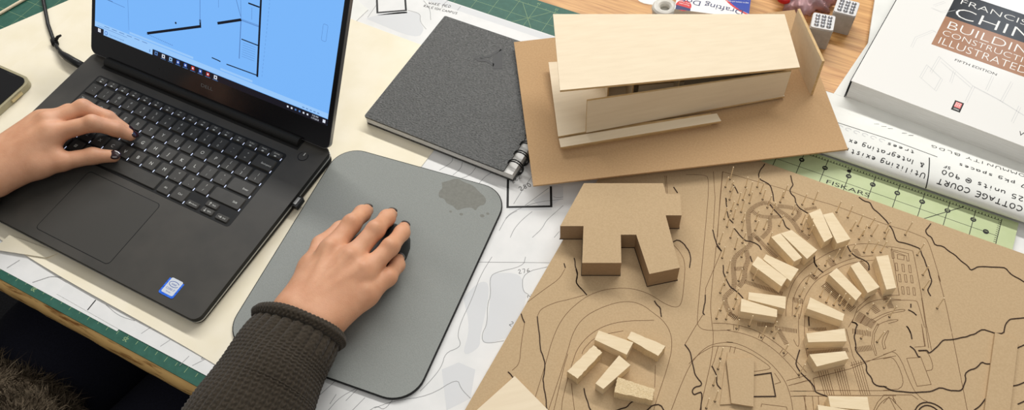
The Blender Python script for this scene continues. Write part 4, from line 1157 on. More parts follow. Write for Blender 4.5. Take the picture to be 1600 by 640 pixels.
# rear wall, end wall and cross partitions, tops cut to the slope of the roof
def on_floor(a, k):            # k across the plate, a along it
    p = sFL.lerp(sFR, a).lerp(sBL.lerp(sBR, a), k); p.z += .1
    return p
def cut_wall(name, p, q_, th):
    wall(name, p, q_, roof_z(p) - .4, roof_z(q_) - .4, th)
cut_wall('rear_wall', on_floor(.2, .80), on_floor(.97, .80), 2.0)
cut_wall('end_wall', on_floor(.985, .12), on_floor(.985, .78), 2.0)
for a, k0 in ((.235, .35), (.33, .2), (.52, .12)):
    cut_wall('partition', on_floor(a, k0), on_floor(a, .76), 1.6)
a0 = on_floor(.36, .3); a1 = on_floor(.56, .3)
wall('partition', a0, a1, a0.z + 26, a1.z + 22, 1.6)
sTL, sTR, sBR2, sBL2 = (v3(k) for k in ('stripTL', 'stripTR', 'stripBR', 'stripBL'))
slab(MB(), [sBL2, sBR2, sTR, sTL], 2.6).build('step_strip', bm_, mo)
pl = MB()
c0 = (sTL + sBL2) / 2; ins = (sTL - sBL2)
q0 = [sBL2.lerp(sBR2, .02) + ins * .25, sBL2.lerp(sBR2, .95) + ins * .25, sTR + (sTL - sTR) * .03 + ins * .3, sTL + (sTR - sTL) * .02 + ins * .6]
pl.prism([(p.x, p.y) for p in q0], 22.3, 28.3)
q1 = [on_floor(.06, .12), on_floor(.9, .2), on_floor(.9, .7), on_floor(.06, .75)]
pl.prism([(p.x, p.y) for p in q1], 22.3, [p.z - 2.7 for p in q1])
pl.build('plinth', M['bass_edge'], mo)
pF = v3('panelF'); pB = v3('panelBt'); pB.z = 22.4; pF.z = 22.4
wall('end_panel', pF, pB, 75.5, 75.5, 2.8)

# ---------------------------------------------------------------- laser-cut site model
si = thing('site_model', 'large brown chipboard site model with engraved roads, contour cuts and dowel trees', 'architectural model', (900, 200, 0))
SX0, SX1, SY0, SY1 = 636, 1200, -27, 430.5
mb = MB()
for k in range(3): mb.box(SX0 + .12 * k, SX1, SY0, SY1 - .12 * k, .2 + 2.6 * k, .2 + 2.6 * (k + 1))
mb.build('base_board', M['kraft'], si)
inside = lambda p: SX0 < p[0] < SX1 - 1 and SY0 < p[1] < SY1
mb = MB()
for c in CONTOURS:
    c = [p for p in c if inside(p)]
    if len(c) < 2: continue
    pts = [c[0]]
    for a, b in zip(c[:-1], c[1:]):
        L = math.dist(a, b); n = max(1, int(L / 4))
        for k in range(1, n + 1):
            t = k / n; j = .5 if k < n else 0
            pts.append((a[0] + (b[0] - a[0]) * t + rng.uniform(-j, j), a[1] + (b[1] - a[1]) * t + rng.uniform(-j, j)))
    MB().ribbon(chaikin(pts, 1), .95, 7.9, .6).build('contour_edge', M['burnt'], si)
mb = MB()
for i, c in enumerate(ENGRAVED):
    c = [p for p in c if inside(p)]
    if len(c) < 2: continue
    closed = len(c) > 3 and math.dist(c[0], c[-1]) < 2
    mb.ribbon(c if closed or len(c) < 4 else chaikin(c, 2), .5, 8.06 + (i % 5) * .004)
for c, w in STEPPED_PATHS:
    c = chaikin(c, 2)
    acc = 0.0
    for a, b in zip(c[:-1], c[1:]):
        L = math.dist(a, b)
        if L < 1e-6: continue
        d = ((b[0] - a[0]) / L, (b[1] - a[1]) / L); nx_, ny_ = -d[1], d[0]
        while acc < L:
            p = (a[0] + d[0] * acc, a[1] + d[1] * acc)
            h = w * .55
            mb.ribbon([(p[0] - nx_ * h, p[1] - ny_ * h), (p[0] + nx_ * h, p[1] + ny_ * h)], .62, 8.09)
            acc += 1.45
        acc -= L
mb.build('engraved_lines', M['engrave'], si)
def plate(name, poly, z0, z1, label):
    poly = [(max(SX0 + 1, p[0]), p[1]) for p in poly]
    tag(MB().prism(poly, z0, z1).build(name, [M['kraft']], si, bevel=.15), label)
plate('plot_plate', PLATE_LOWER, 8.05, 9.4, 'thin plate under the back edge of the raised plot')
plate('plot_plate', PLATE_SIDE, 8.05, 9.2, 'thin slanted plate left of the raised plot')
plate('plot_plate', PLATE_UPPER, 9.45, 11.6, 'raised tapering plot plate at the front of the board')
plate('plot_plate', PLATE_STRIP, 8.05, 10.8, 'long raised strip at the right front of the board')
mb = MB().ribbon([PLATE_POOL[0], PLATE_POOL[1], PLATE_POOL[2], PLATE_POOL[3]], 1.0, 7.9, .6)
mb.build('plot_outline', M['burnt'], si)
for k, (x, y) in enumerate(TREE_SPOTS[:100]):
    mb = MB()
    lx, ly = rng.uniform(-.8, .8), rng.uniform(-.8, .8)
    h = rng.uniform(17, 23)
    mb.tube([(x, y, 8), (x + lx, y + ly, 8 + h)], .55, 6, 0)
    mb.cyl(x, y, 8.0, 8.18, 1.15, 8, 1)
    mb.build('tree_pin', [M['pin'], M['burnt']], si)

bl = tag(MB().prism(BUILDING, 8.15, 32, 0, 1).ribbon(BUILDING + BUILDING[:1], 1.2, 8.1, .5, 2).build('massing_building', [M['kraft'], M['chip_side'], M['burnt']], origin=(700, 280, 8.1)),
         'brown chipboard block building with notched wings on the left of the site model', 'model building')
SLOT = {
 'lot_a': 'wood block at the back left of the five-block cluster, left of the raised plot',
 'lot_b': 'wood block at the back right of the five-block cluster, left of the raised plot',
 'lot_c': 'rough-ended wood block leftmost in the five-block cluster nearest the mouse pad',
 'lot_d': 'smooth tapering wood block in the middle of the five-block cluster',
 'lot_e': 'coarse saw-marked wood block at the front right of the five-block cluster',
 'n1': 'left wood block of the overlapping pair closest to the green ruler',
 'n2': 'right wood block of the overlapping pair closest to the green ruler',
 'p1': 'left wood block of the outer arc pair, second pair from the green ruler',
 'p2': 'right wood block of the outer arc pair, second pair from the green ruler',
 'q1': 'left wood block of the outer arc pair, third pair from the green ruler',
 'q2': 'right wood block of the outer arc pair, third pair from the green ruler',
 'r1': 'front wood block of the level pair behind the raised plot, with dowels before it',
 'r2': 'rear wood block of the level pair behind the raised plot',
 's1': 'wood block in the inner arc with a dark hatched strip and dowels on its left',
 's2': 'wood block in the inner arc, second from the planter grid',
 's3': 'wood block at the right end of the inner arc, beside the engraved planter grid',
 's4': 'wood block tilted down to the right in the inner arc, fourth from the planter grid',
 's5': 'nearly level wood block in the inner arc, second from its front end',
 's6': 'frontmost wood block of the inner arc, above the engraved parking lines',
 'front1': 'wood block at the bottom edge in front of the parking lines, rear of two',
 'front2': 'wood block at the bottom edge in front of the parking lines, front of two'}
BLOCKS['p1'] = [(824.3, 332.1), (830.9, 340.3), (858.5, 322.2), (853, 314.5)]
BLOCKS['front1'] = [(921, 193.5), (951.5, 208), (956.5, 196.5), (925.5, 184.5)]
BLOCKS['front2'] = [(915, 181.5), (945, 190.5), (949.5, 179), (920, 171)]
for k, poly in BLOCKS.items():
    cx = sum(p[0] for p in poly) / 4; cy = sum(p[1] for p in poly) / 4
    mb = MB()
    if k in ('lot_c', 'lot_e', 'lot_b'):
        # ragged saw cut edges
        out = []
        for a, b in zip(poly, poly[1:] + poly[:1]):
            n = 12
            for t in range(n):
                j = .32 if t else 0
                out.append((a[0] + (b[0] - a[0]) * t / n + rng.uniform(-j, j), a[1] + (b[1] - a[1]) * t / n + rng.uniform(-j, j)))
        mb.prism(out, 8.2, 21, 0, 1)
        o = mb.build('wood_block', [M['rough_cut'] if k == 'lot_e' else M['bass_block'], M['rough_cut']], origin=(cx, cy, 8.1))
    else:
        mb.prism(poly, 8.2, 21, 0)
        o = mb.build('wood_block', [M['bass_block']], origin=(cx, cy, 8.1), bevel=.25)
    tag(o, SLOT[k], 'wood block', 'wood blocks on the site model')
mb = MB().prism([(662, 90), (705.5, 74), (688, 22), (644, 38)], 8.15, 10.4, 0, 1)
tag(mb.build('basswood_sheet', bm_, origin=(675, 55, 8.1)), 'square pale basswood sheet at the bottom edge, its corner on the site model', 'wood sheet')

# ---------------------------------------------------------------- green quilting ruler
ru = thing('quilting_ruler', 'pale green see-through ruler with black inch marks behind the site model', 'ruler', (930, 450, 0))
RX1, RY0, RY1 = 1041, 431.2, 470
MB().box(740, RX1, RY0, RY1, .2, 3.2).build('acrylic_blade', M['ruler'], ru, bevel=.4)
mb = MB()
rz = 3.25
X = lambda i: 822 + 25.4 * i
for i in range(-3, 9):
    mb.ribbon([(X(i), RY0 + .2), (X(i), RY1 - 5)], .7, rz)
for i in range(-24, 65):
    x = X(0) + 25.4 / 8 * i
    if x < RX1 - 15.5: mb.ribbon([(x, RY1 - 5.2), (x, RY1 - (2.6 if i % 2 == 0 else 3.2))], .8, rz)
mb.ribbon([(742, 444.6), (X(8), 444.6)], .5, rz); mb.ribbon([(742, RY1 - 5.2), (X(8), RY1 - 5.2)], .5, rz)
for k in range(12): mb.ribbon([(X(8) - 2.6, 434 + k * 2.6), (X(8), 434 + k * 2.6)], .6, rz)
mb.ribbon([(X(6) - 20, 433), (X(6) + 14, 467)], .8, rz)
put_text(mb, 'FISKARS', 853, 435.2, rz, 5.2, .03, 0, width=46)
mb2 = MB()
for i in range(-3, 8):
    mb.cyl(X(i), 454.6, rz, rz + .05, 2.9, 20)
    put_text(mb, str(i + 4), X(i), 454.6, rz + .1, 3.0, math.pi / 2, 1, center=True)
mb.cyl(X(7) + 14, 445, rz, rz + .05, 2.9, 20); put_text(mb, '1', X(7) + 14, 445, rz + .1, 3.0, math.pi / 2, 1, center=True)
mb.cyl(X(2) - 1.5, 461.5, rz, rz + .05, 2.3, 14)
mb.build('ruler_marks', [M['ink_black'], M['ruler']], ru)

# ---------------------------------------------------------------- rolled sketch with handwriting
ro = thing('sketch_roll', 'curled white tracing paper roll covered in black handwriting, in front of the book', 'sketch roll', (960, 480, 0))
PR = [(486, 6), (480, 4.2), (472, 3.7), (465, 4.6), (460.5, 7.5), (458.8, 11), (461, 15), (466.5, 18), (476, 19.6), (488, 19.6), (500, 18), (514, 14), (528, 9.2), (540, 6), (552, 4.8), (562, 4.6)]
PR = chaikin([(y + 8.5 * (562 - y) / 103.2, z) for y, z in PR], 2)
cum = [0]
for a, b in zip(PR[:-1], PR[1:]): cum.append(cum[-1] + math.dist(a, b))
def on_roll(s, off=0.0):
    s = min(max(s, 0), cum[-1] - 1e-6)
    i = max(j for j in range(len(cum)) if cum[j] <= s); i = min(i, len(PR) - 2)
    t = (s - cum[i]) / (cum[i + 1] - cum[i])
    a, b = PR[i], PR[i + 1]
    d = Vector((b[0] - a[0], b[1] - a[1])).normalized()
    return a[0] + (b[0] - a[0]) * t - d.y * off, a[1] + (b[1] - a[1]) * t + d.x * off
def s_of(y):          # arc length of the point of the upper side at depth y
    lip = min(range(len(PR)), key=lambda i: PR[i][0])
    return next(cum[i] for i in range(lip, len(PR)) if PR[i][0] >= y)
RXA, RXB = 792, 1110
mb = MB()
NXR = 24
rows = len(PR)
vs = []
for lay in (0, .22):
    for i in range(NXR + 1):
        x = RXA + (RXB - RXA) * i / NXR
        for s in cum:
            y, z = on_roll(s, lay)
            wob = .5 * math.sin(x * .03 + s * .08)
            vs.append((x, y, z + (wob if z > 9 else 0)))
N1 = (NXR + 1) * rows
fs = []
for i in range(NXR):
    for j in range(rows - 1):
        a, b, c, d = i * rows + j, (i + 1) * rows + j, (i + 1) * rows + j + 1, i * rows + j + 1
        fs.append((N1 + a, N1 + b, N1 + c, N1 + d)); fs.append((d, c, b, a))
for i in (0, NXR):
    for j in range(rows - 1):
        a = i * rows + j; q_ = (a, a + 1, N1 + a + 1, N1 + a)
        fs.append(q_ if i == 0 else q_[::-1])
for i in range(NXR):
    for j in (0, rows - 1):
        a = i * rows + j; b = a + rows; q_ = (a, N1 + a, N1 + b, b)
        fs.append(q_ if j == 0 else q_[::-1])
mb.add(vs, fs)
mb.build('paper_curl', M['trace_white'], ro, smooth=True)
def roll_ribbon(mb, pts, w):
    """pts in (x, s) on the curled paper"""
    fine = []
    for a, b in zip(pts[:-1], pts[1:]):
        n = max(1, int(math.dist(a, b) / 1.2))
        fine += [(a[0] + (b[0] - a[0]) * k / n, a[1] + (b[1] - a[1]) * k / n) for k in range(n)]
    fine.append(pts[-1])
    st = len(mb.v)
    mb.ribbon(fine, w, 0)
    def fn(x, s, _):
        y, z = on_roll(s, .34)
        return (x, y, z + (.5 * math.sin(x * .03 + s * .08) if z > 9 else 0))
    return mb.map(fn, st)
def roll_pen(mb, text, x, s, size, w, width):
    st, tot = pen_text(text, size)
    k = width / tot
    for q_ in st: roll_ribbon(mb, chaikin([(x - a * k, s - b) for a, b in q_], 1), w)
mb = MB()
roll_pen(mb, 'COTTAGE COURT', 1037, s_of(474) + 2.5, 5.8, 1.0, 84)
roll_pen(mb, '25 units @ 900', 1036, s_of(485) + 3, 6.2, 1.0, 82)
roll_pen(mb, 'SF', 963, s_of(495) + 2, 4.0, .8, 8)
roll_pen(mb, '7 pkg spaces', 1036, s_of(505) + 2.8, 5.8, .95, 68)
roll_pen(mb, 'COMMUNITY BLDG', 1042, s_of(523) + 2.7, 5.6, .8, 104)
roll_pen(mb, 'Utilizing existing', 942, s_of(475.5) + 2.8, 5.8, .95, 94)
roll_pen(mb, '& Integrating ex', 938, s_of(487) + 3, 6.0, .95, 80)
roll_pen(mb, 'trees', 925, s_of(499) + 2.8, 5.6, .9, 30)
roll_ribbon(mb, [(947.5, s_of(470) - 6), (940.5, s_of(500))], 1.1)
roll_ribbon(mb, [(948, s_of(506)), (900, s_of(507.5)), (842, s_of(508.5))], .9)
for x in (878, 886, 893, 908, 915): roll_ribbon(mb, [(x, s_of(531)), (x + 5, s_of(532.5))], .6)
mb.build('handwriting', M['ink_black'], ro)
mb = MB()
for i in range(6):
    roll_ribbon(mb, [(846 + 9 * i + 3.0 * math.cos(a), s_of(501) + 2.6 * math.sin(a)) for a in np.linspace(.3, 5, 9)], .9)
tag(mb.build('showthrough_writing', M['ink_pale'], ro), 'faint writing showing through from the back of the paper')

# ---------------------------------------------------------------- white sheets and the book
sheet('paper_stack', [(825, 556), (838, 536.5), (1120, 514.0 + 12), (1120, 900), (838, 900), (827, 745), (840, 660)], -.9, M['trace_white'], 'stack of white paper under the thick book', 'paper', t=4.6)
B0 = (838.5, 562.5); BA = math.radians(-5)
bk = thing('textbook', 'thick white paperback with black and tan title block, lying on white paper', 'book', (B0[0] + 108, B0[1] + 130, 3.8))
def in_book(mb, st=0):
    c, s = math.cos(BA), math.sin(BA)
    return mb.map(lambda x, y, z: (B0[0] + c * x - s * y, B0[1] + s * x + c * y, z), st)
BW, BH_ = 216, 279
mb = MB().box(1.2, BW - 1, 1.2, BH_ - 1, 4.6, 30.2)
in_book(mb).build('page_block', M['pages'], bk)
mb = MB().box(0, BW, 0, BH_, 3.9, 4.6)
in_book(mb).build('back_cover', M['bookcover'], bk)
mb = MB().box(0, BW, 0, BH_, 30.2, 31)
in_book(mb).build('front_cover', M['bookcover'], bk, bevel=.2)
mb = MB().box(-.9, 0, 0, BH_, 3.9, 31)
in_book(mb).build('spine', M['book_black'], bk)
zc = 31.03
mb = MB()
mb.flat([(57.5, 99.4), (BW, 99.4), (BW, 153), (57.5, 153)], zc, 0)
mb.flat([(57.5, 153), (BW, 153), (BW, 200), (57.5, 200)], zc, 1)
put_text(mb, 'FRANCIS D.K.', 64, 182, zc + .05, 9.6, 0, 2, width=118, thin=.016)
put_text(mb, 'CHING', 63, 157.5, zc + .05, 18, 0, 2, width=118, thin=.016)
put_text(mb, 'BUILDING', 62.5, 133.5, zc + .05, 14, 0, 2, width=110, thin=.016)
put_text(mb, 'CONSTRUCTION', 62, 120.5, zc + .05, 9.4, 0, 2, width=112, thin=.016)
put_text(mb, 'ILLUSTRATED', 62, 104.5, zc + .05, 12, 0, 2, width=98, thin=.016)
in_book(mb).build('title_block', [M['book_tan'], M['book_black'], M['cover_white']], bk)
mb = MB()
put_text(mb, 'FIFTH EDITION', 87, 86.5, zc, 3.8, 0, 0, width=46)
put_text(mb, 'WILEY', 175, 13, zc, 6, 0, 0)
mb.flat([(105.5, 13), (115, 13), (115, 28.5), (105.5, 28.5)], zc, 0)
mb.flat([(107, 18.5), (113.5, 18.5), (113.5, 26.8), (107, 26.8)], zc + .04, 1)
for k in range(3): mb.ribbon([(107.8 + 2 * k, 20), (107.8 + 2 * k, 25.5), (109 + 2 * k, 25.5)], .4, zc + .08, 0, 2)
mb.ribbon([(107.4, 23), (113, 22.6)], .4, zc + .08, 0, 2)
put_text(mb, 'CHING', 110.2, 15.9, zc + .06, 2.2, 0, 2, center=True, width=6)
tag(in_book(mb).build('cover_print', [M['ink_black'], M['pinkred'], M['cover_white']], bk), 'small black edition line and red seal on the white cover')
mb = MB()
for p in COVER_LINES:
    mb.ribbon(p, .5, zc)
    mb.ribbon([(x + 2.2, y - 1.4) for x, y in p], .4, zc + .01)
tag(mb.build('cover_drawing', M['ink_pale'], bk), 'faint grey framing drawing on the cover')

# ---------------------------------------------------------------- cast cubes, tape box, film bag, paper at the back
def cube(cx, cy, ang, label, h=27.5, a=13.2):
    t = thing('cast_cube', label, 'concrete cube', (cx, cy, -4), 'cast cubes on the wooden table')
    a0 = math.radians(ang)
    p = round_poly(cx - a, cx + a, cy - a, cy + a, 2.2, 3)
    mb = MB()
    n = len(p)
    k = .93
    vs = [(cx + (x - cx) * k, cy + (y - cy) * k, -3.9) for x, y in p] + [(x, y, h - 2.4) for x, y in p]
    mb.add(vs, [(i, (i + 1) % n, n + (i + 1) % n, n + i) for i in range(n)] + [tuple(range(n, 2 * n)), tuple(range(n - 1, -1, -1))])
    mb.rot(a0, cx, cy).build('cube_body', M['concrete'], t)
    mb = MB().prism(round_poly(cx - a + .4, cx + a - .4, cy - a + .4, cy + a - .4, 2.4, 3), h - 2.3, h).rot(a0, cx, cy)
    pl_ = mb.build('stud_plate', M['stud_plate'], t, bevel=.4)
    for i in range(3):
        for j in range(4):
            x, y = cx + (i - 1) * 7.0, cy + (j - 1.5) * 5.4
            mb = MB().ball((x, y, h + .3), 2.5, 2.3, 2.2, 10, 6); mb.cyl(x, y, h - .05, h + .5, 2.8, 10)
            mb.rot(a0, cx, cy).build('stud', M['stud'], pl_, smooth=True)
cube(784, 646, 9, 'grey cast cube with silver studs, beside the upright basswood panel')
cube(802, 682, 3, 'grey cast cube with silver studs, further back and right of the other cube')

bx = thing('adhesive_dots_box', 'white and blue drafting dots box with upside-down lettering, behind the basswood roof', 'box', (660, 640, -4))
BXA = math.radians(14)
bx0, by0 = 618, 592
mb = MB().box(bx0, bx0 + 88, by0, by0 + 85, -3.9, 28).rot(BXA, bx0, by0)
ct = mb.build('carton', M['box_white'], bx, bevel=.5)
mb = MB()
zt = 28.05
mb.flat(chaikin([(bx0 + 36, by0 + 85), (bx0 + 50, by0 + 40), (bx0 + 70, by0 + 17), (bx0 + 88, by0 + 8), (bx0 + 88, by0 + 85)], 0), zt, 0)
mb.ribbon(chaikin([(bx0 + 34, by0 + 85), (bx0 + 48, by0 + 41), (bx0 + 69, by0 + 16), (bx0 + 88, by0 + 6)], 2), 2.6, zt + .04, 0, 1)
for k in range(5): put_text(mb, 'easy to remove and reposition', bx0 + 86, by0 + 52 - 6 * k, zt + .06, 2.6, math.pi + .04, 3, width=30)
put_text(mb, 'Drafting Dots', bx0 + 82, by0 + 13, zt + .06, 8.6, math.pi - .12, 2, width=80)
mb.cyl(bx0 + 10, by0 + 8, zt, zt + .02, 9.5, 28, 1)
mb.flat([(bx0 + 1, by0 - 0), (bx0 + 19, by0 + 0), (bx0 + 19, by0 + 4), (bx0 + 1, by0 + 8)], zt + .04, 4)
for k in range(2): put_text(mb, ('Removable', 'dot tape')[k], bx0 + 17, by0 + 10 + 3.4 * k, zt + .06, 2.0, math.pi - .2, 3, width=13)
mb.rot(BXA, bx0, by0)
tag(mb.build('printed_face', [M['box_blue'], M['red'], M['box_navy'], M['cover_white'], M['box_navy']], ct), 'blue corner, red curve and navy lettering on the lid')
mb = MB()
mb.tube([(601 + 11 * math.cos(a), 608 + 11 * math.sin(a), 9) for a in np.linspace(0, 2 * math.pi, 31)], 5.4, 12, 0, False)
mb.cyl(601, 608, -3.9, 4, 15, 28)
dsp = tag(mb.build('tape_dispenser', M['clear'], origin=(601, 608, -4), smooth=False), 'frosted plastic dispenser ring at the left end of the dots box', 'dispenser')
tag(MB().prism(chaikin([(548, 640), (560, 618), (585, 622), (596, 634), (590, 660), (555, 662), (548, 640)], 2)[:-1], -3.9, -3.6).build('paper_scrap', M['trace_white'], origin=(570, 640, -4)),
    'torn white paper scrap on the wood at the top edge, left of the dispenser', 'paper')

bag = thing('film_bag', 'crumpled pinkish clear plastic bag with a red bit inside, behind the brown board', 'bag', (748, 695, -4))
mb = MB()
nu, nv = 40, 24
r3 = random.Random(11)
ph_ = [r3.uniform(0, 6.3) for _ in range(12)]
vs = []
for j in range(nv + 1):
    for i in range(nu):
        a = 2 * math.pi * i / nu; b_ = math.pi * j / nv
        r = 1 + .16 * math.sin(3 * a + ph_[0] + 2 * b_) + .13 * math.sin(7 * a + ph_[1] - 3 * b_) + .1 * math.sin(13 * a + 5 * b_ + ph_[2]) + .06 * math.sin(21 * a - 9 * b_)
        vs.append((750 + 33 * r * math.sin(b_) * math.cos(a), 702 + 24 * r * math.sin(b_) * math.sin(a), max(-3.8, 8 + 15 * r * math.cos(b_))))
mb.add(vs, [(j * nu + i, (j + 1) * nu + i, (j + 1) * nu + (i + 1) % nu, j * nu + (i + 1) % nu) for j in range(nv) for i in range(nu)])
mb.build('plastic_film', M['bag'], bag, smooth=True)
tag(MB().ball((728, 686, 8), 9, 6, 5, 14, 8).build('red_piece', M['red'], bag, smooth=True), 'red piece seen through the film')
tag(MB().ball((768, 712, 6), 12, 9, 6, 14, 8).build('pink_piece', M['pinkred'], bag, smooth=True), 'pink piece seen through the film')

# ---------------------------------------------------------------- the person at the table
per = thing('person', 'person in a dark brown knitted sweater, left hand typing, right hand on the mouse', 'person', (200, -260, -LIFT))
def hand_field(P, palm, fingers, kp=14.0, kf=5.0, kj=9.0):
    pf = None
    for a, b, ra, rb in palm:
        d = round_cone(P, a, b, ra, rb)
        pf = d if pf is None else smin(pf, d, kp)
    ff = None
    for f in fingers:
        fd = None
        for (a, ra), (b, rb) in zip(f[:-1], f[1:]):
            d = round_cone(P, a, b, ra, rb)
            fd = d if fd is None else smin(fd, d, kf)
        ff = fd if ff is None else smin(ff, fd, 1.2)
    return smin(pf, ff, kj)

R_PALM = [((456, -60, 44), (454, 40, 42), 24, 17), ((488, -60, 44), (482, 40, 41), 24, 17.5),
          ((455, 42, 42), (450, 112, 46), 15, 11.5), ((464, 42, 44), (474, 110, 49.5), 15, 12), ((474, 42, 43), (491, 105, 45.5), 15.5, 11.5), ((484, 42, 39), (502, 90, 36), 17, 11.5),
          ((451, 46, 38), (436, 92, 34), 16, 12.5), ((470, 60, 38), (476, 95, 40), 16, 13)]
R_F = [[((449, 112, 47), 11), ((449.5, 147, 46.5), 9.2), ((446, 168, 35.5), 8.2), ((443, 178.5, 26), 6.7)],
       [((473.5, 110, 50), 10.6), ((477.5, 150, 51), 8.8), ((474, 173, 39.5), 7.8), ((470.5, 183.5, 30), 6.4)],
       [((493.5, 106, 46.5), 10.1), ((499, 142, 46), 8.5), ((495.5, 166, 36), 7.5), ((490, 176.5, 27.5), 6.3)],
       [((502, 90, 37), 10.5), ((510, 117, 34), 8.2), ((505, 138, 22), 7.2), ((499, 148, 15), 6)],
       [((437, 92, 34), 12), ((425, 122, 26), 9.6), ((427, 150, 18), 8.4), ((431, 161, 15), 6.8)]]
R_KNUCK = [((450, 114, 56.5), 3.6), ((475, 112, 60), 3.8), ((492, 108, 55), 3.4), ((503, 92, 46), 3.2), ((450, 149, 52.5), 4.4), ((477.5, 150, 56.6), 4.1), ((499, 142, 51.2), 3.9)]
R_TEND = [((462, 60, 57), (450, 112, 57.2)), ((467, 60, 58), (474.5, 110, 61)), ((473, 60, 57), (491, 106, 56.4))]
L_PALM = [((-50, -55, 54), (50, 35, 45), 23, 17), ((-34, -72, 52), (66, 24, 41), 22, 15.5),
          ((64, 38, 45), (90, 95, 55), 15.5, 11.5), ((58, 44, 47), (77, 106, 56.5), 15.5, 11.5), ((52, 48, 46), (62, 108, 50), 15, 11), ((48, 50, 43), (53, 104, 44), 14, 10.5),
          ((70, 30, 40), (96, 64, 39), 14.5, 12), ((74, 50, 41), (94, 84, 45), 13, 11.5)]
L_F = [[((90, 96, 55), 10.5), ((120, 129, 53.5), 8.8), ((134, 141, 38), 7.8), ((143.5, 147, 25.5), 6.5)],
       [((77, 107, 56), 10.5), ((95, 141, 55), 8.8), ((119, 147, 43), 7.9), ((135.5, 150, 27.5), 6.5)],
       [((62, 109, 49), 10), ((74, 134, 45), 8.3), ((95, 140, 33.5), 7.3), ((108, 145, 25), 6.2)],
       [((53, 104, 43), 9), ((61, 124, 38), 7.6), ((73, 132, 29), 6.6), ((83, 136, 24), 5.6)],
       [((95, 64, 39), 12), ((110, 80, 36), 10), ((130, 104, 30), 8.8), ((147, 116, 25), 6.8)]]
L_KNUCK = [((90, 97, 63.5), 3.8), ((77, 108, 65.5), 3.8), ((62, 110, 57.5), 3.4), ((120, 129, 59), 4), ((95, 141, 59.5), 4)]
L_TEND = [((66, 50, 59), (89, 94, 64)), ((62, 54, 61), (76, 104, 66.5))]
def hand(palm, fingers, knuck, tend, lo, hi, h=1.5):
    P = grid(lo, hi, h)
    F = hand_field(P, palm, fingers)
    for c, r in knuck:
        F = smin(F, np.sqrt(((P - np.array(c, float)) ** 2).sum(-1)) - r, 6.0)
    for a, b in tend:
        F = smin(F, round_cone(P, a, b, 1.6, 1.6), 6.0)
    return surface_nets(F, lo, h)
parts = [hand(R_PALM, R_F, R_KNUCK, R_TEND, (408, -30, 4), (528, 204, 80)),
         hand(L_PALM, L_F, L_KNUCK, L_TEND, (0, -20, 14), (166, 182, 88))]
# arms, shoulders and trunk under the clothes
P = grid((-180, -470, -190), (540, 40, 300), 9.0)
bodyf = None
for a, b, ra, rb in [((456, -60, 44), (456, -20, 43), 26, 22), ((486, -60, 44), (484, -20, 42), 24, 20), ((471, -60, 43), (455, -250, 0), 30, 38), ((455, -250, 0), (340, -330, 212), 36, 38),
                     ((-42, -63, 55), (-20, -42, 52), 30, 27), ((-42, -63, 55), (-120, -170, 20), 32, 38), ((-120, -170, 20), (40, -330, 212), 36, 38),
                     ((190, -310, -130), (190, -340, 190), 84, 96), ((60, -335, 210), (320, -335, 210), 42, 42)]:
    d = round_cone(P, a, b, ra, rb)
    bodyf = d if bodyf is None else smin(bodyf, d, 16)
parts.append(surface_nets(bodyf, (-180, -470, -190), 9.0))
mb = MB()
for V, Q in parts: mb.add(V.tolist(), [tuple(q_) for q_ in Q.tolist()])
body = mb.build('body', M['skin'], per, smooth=True)
tag(body, 'bare hands and wrists')
sm = body.modifiers.new('smooth', 'SMOOTH'); sm.factor = .5; sm.iterations = 3

def nail(tip, prev, out, r, w=5.0, ln=5.6):
    tip, prev, out = Vector(tip), Vector(prev), Vector(out)
    d = (tip - prev).normalized()
    n_ = (out - d * out.dot(d)).normalized()
    s_ = d.cross(n_)
    c = tip + n_ * (r - 2.3) + d * 1.8
    mb = MB().ball(c, ln, w, 2.3, 16, 10, 0, (d, s_, n_))
    mb.build('fingernail', M['nail'], body, smooth=True)
for f, o in zip(R_F[:4], ((-.1, .7, .7), (0, .7, .7), (.15, .7, .7), (.5, .6, .6))): nail(f[-1][0], f[-2][0], o, f[-1][1])
for f, o in zip(L_F[:4], ((.5, .5, .7), (.45, .55, .7), (.3, .6, .7), (.2, .6, .7))): nail(f[-1][0], f[-2][0], o, f[-1][1], 4.8, 6.4)
nail(L_F[4][-1][0], L_F[4][-2][0], (.35, -.1, .9), 7, 5.6, 7)

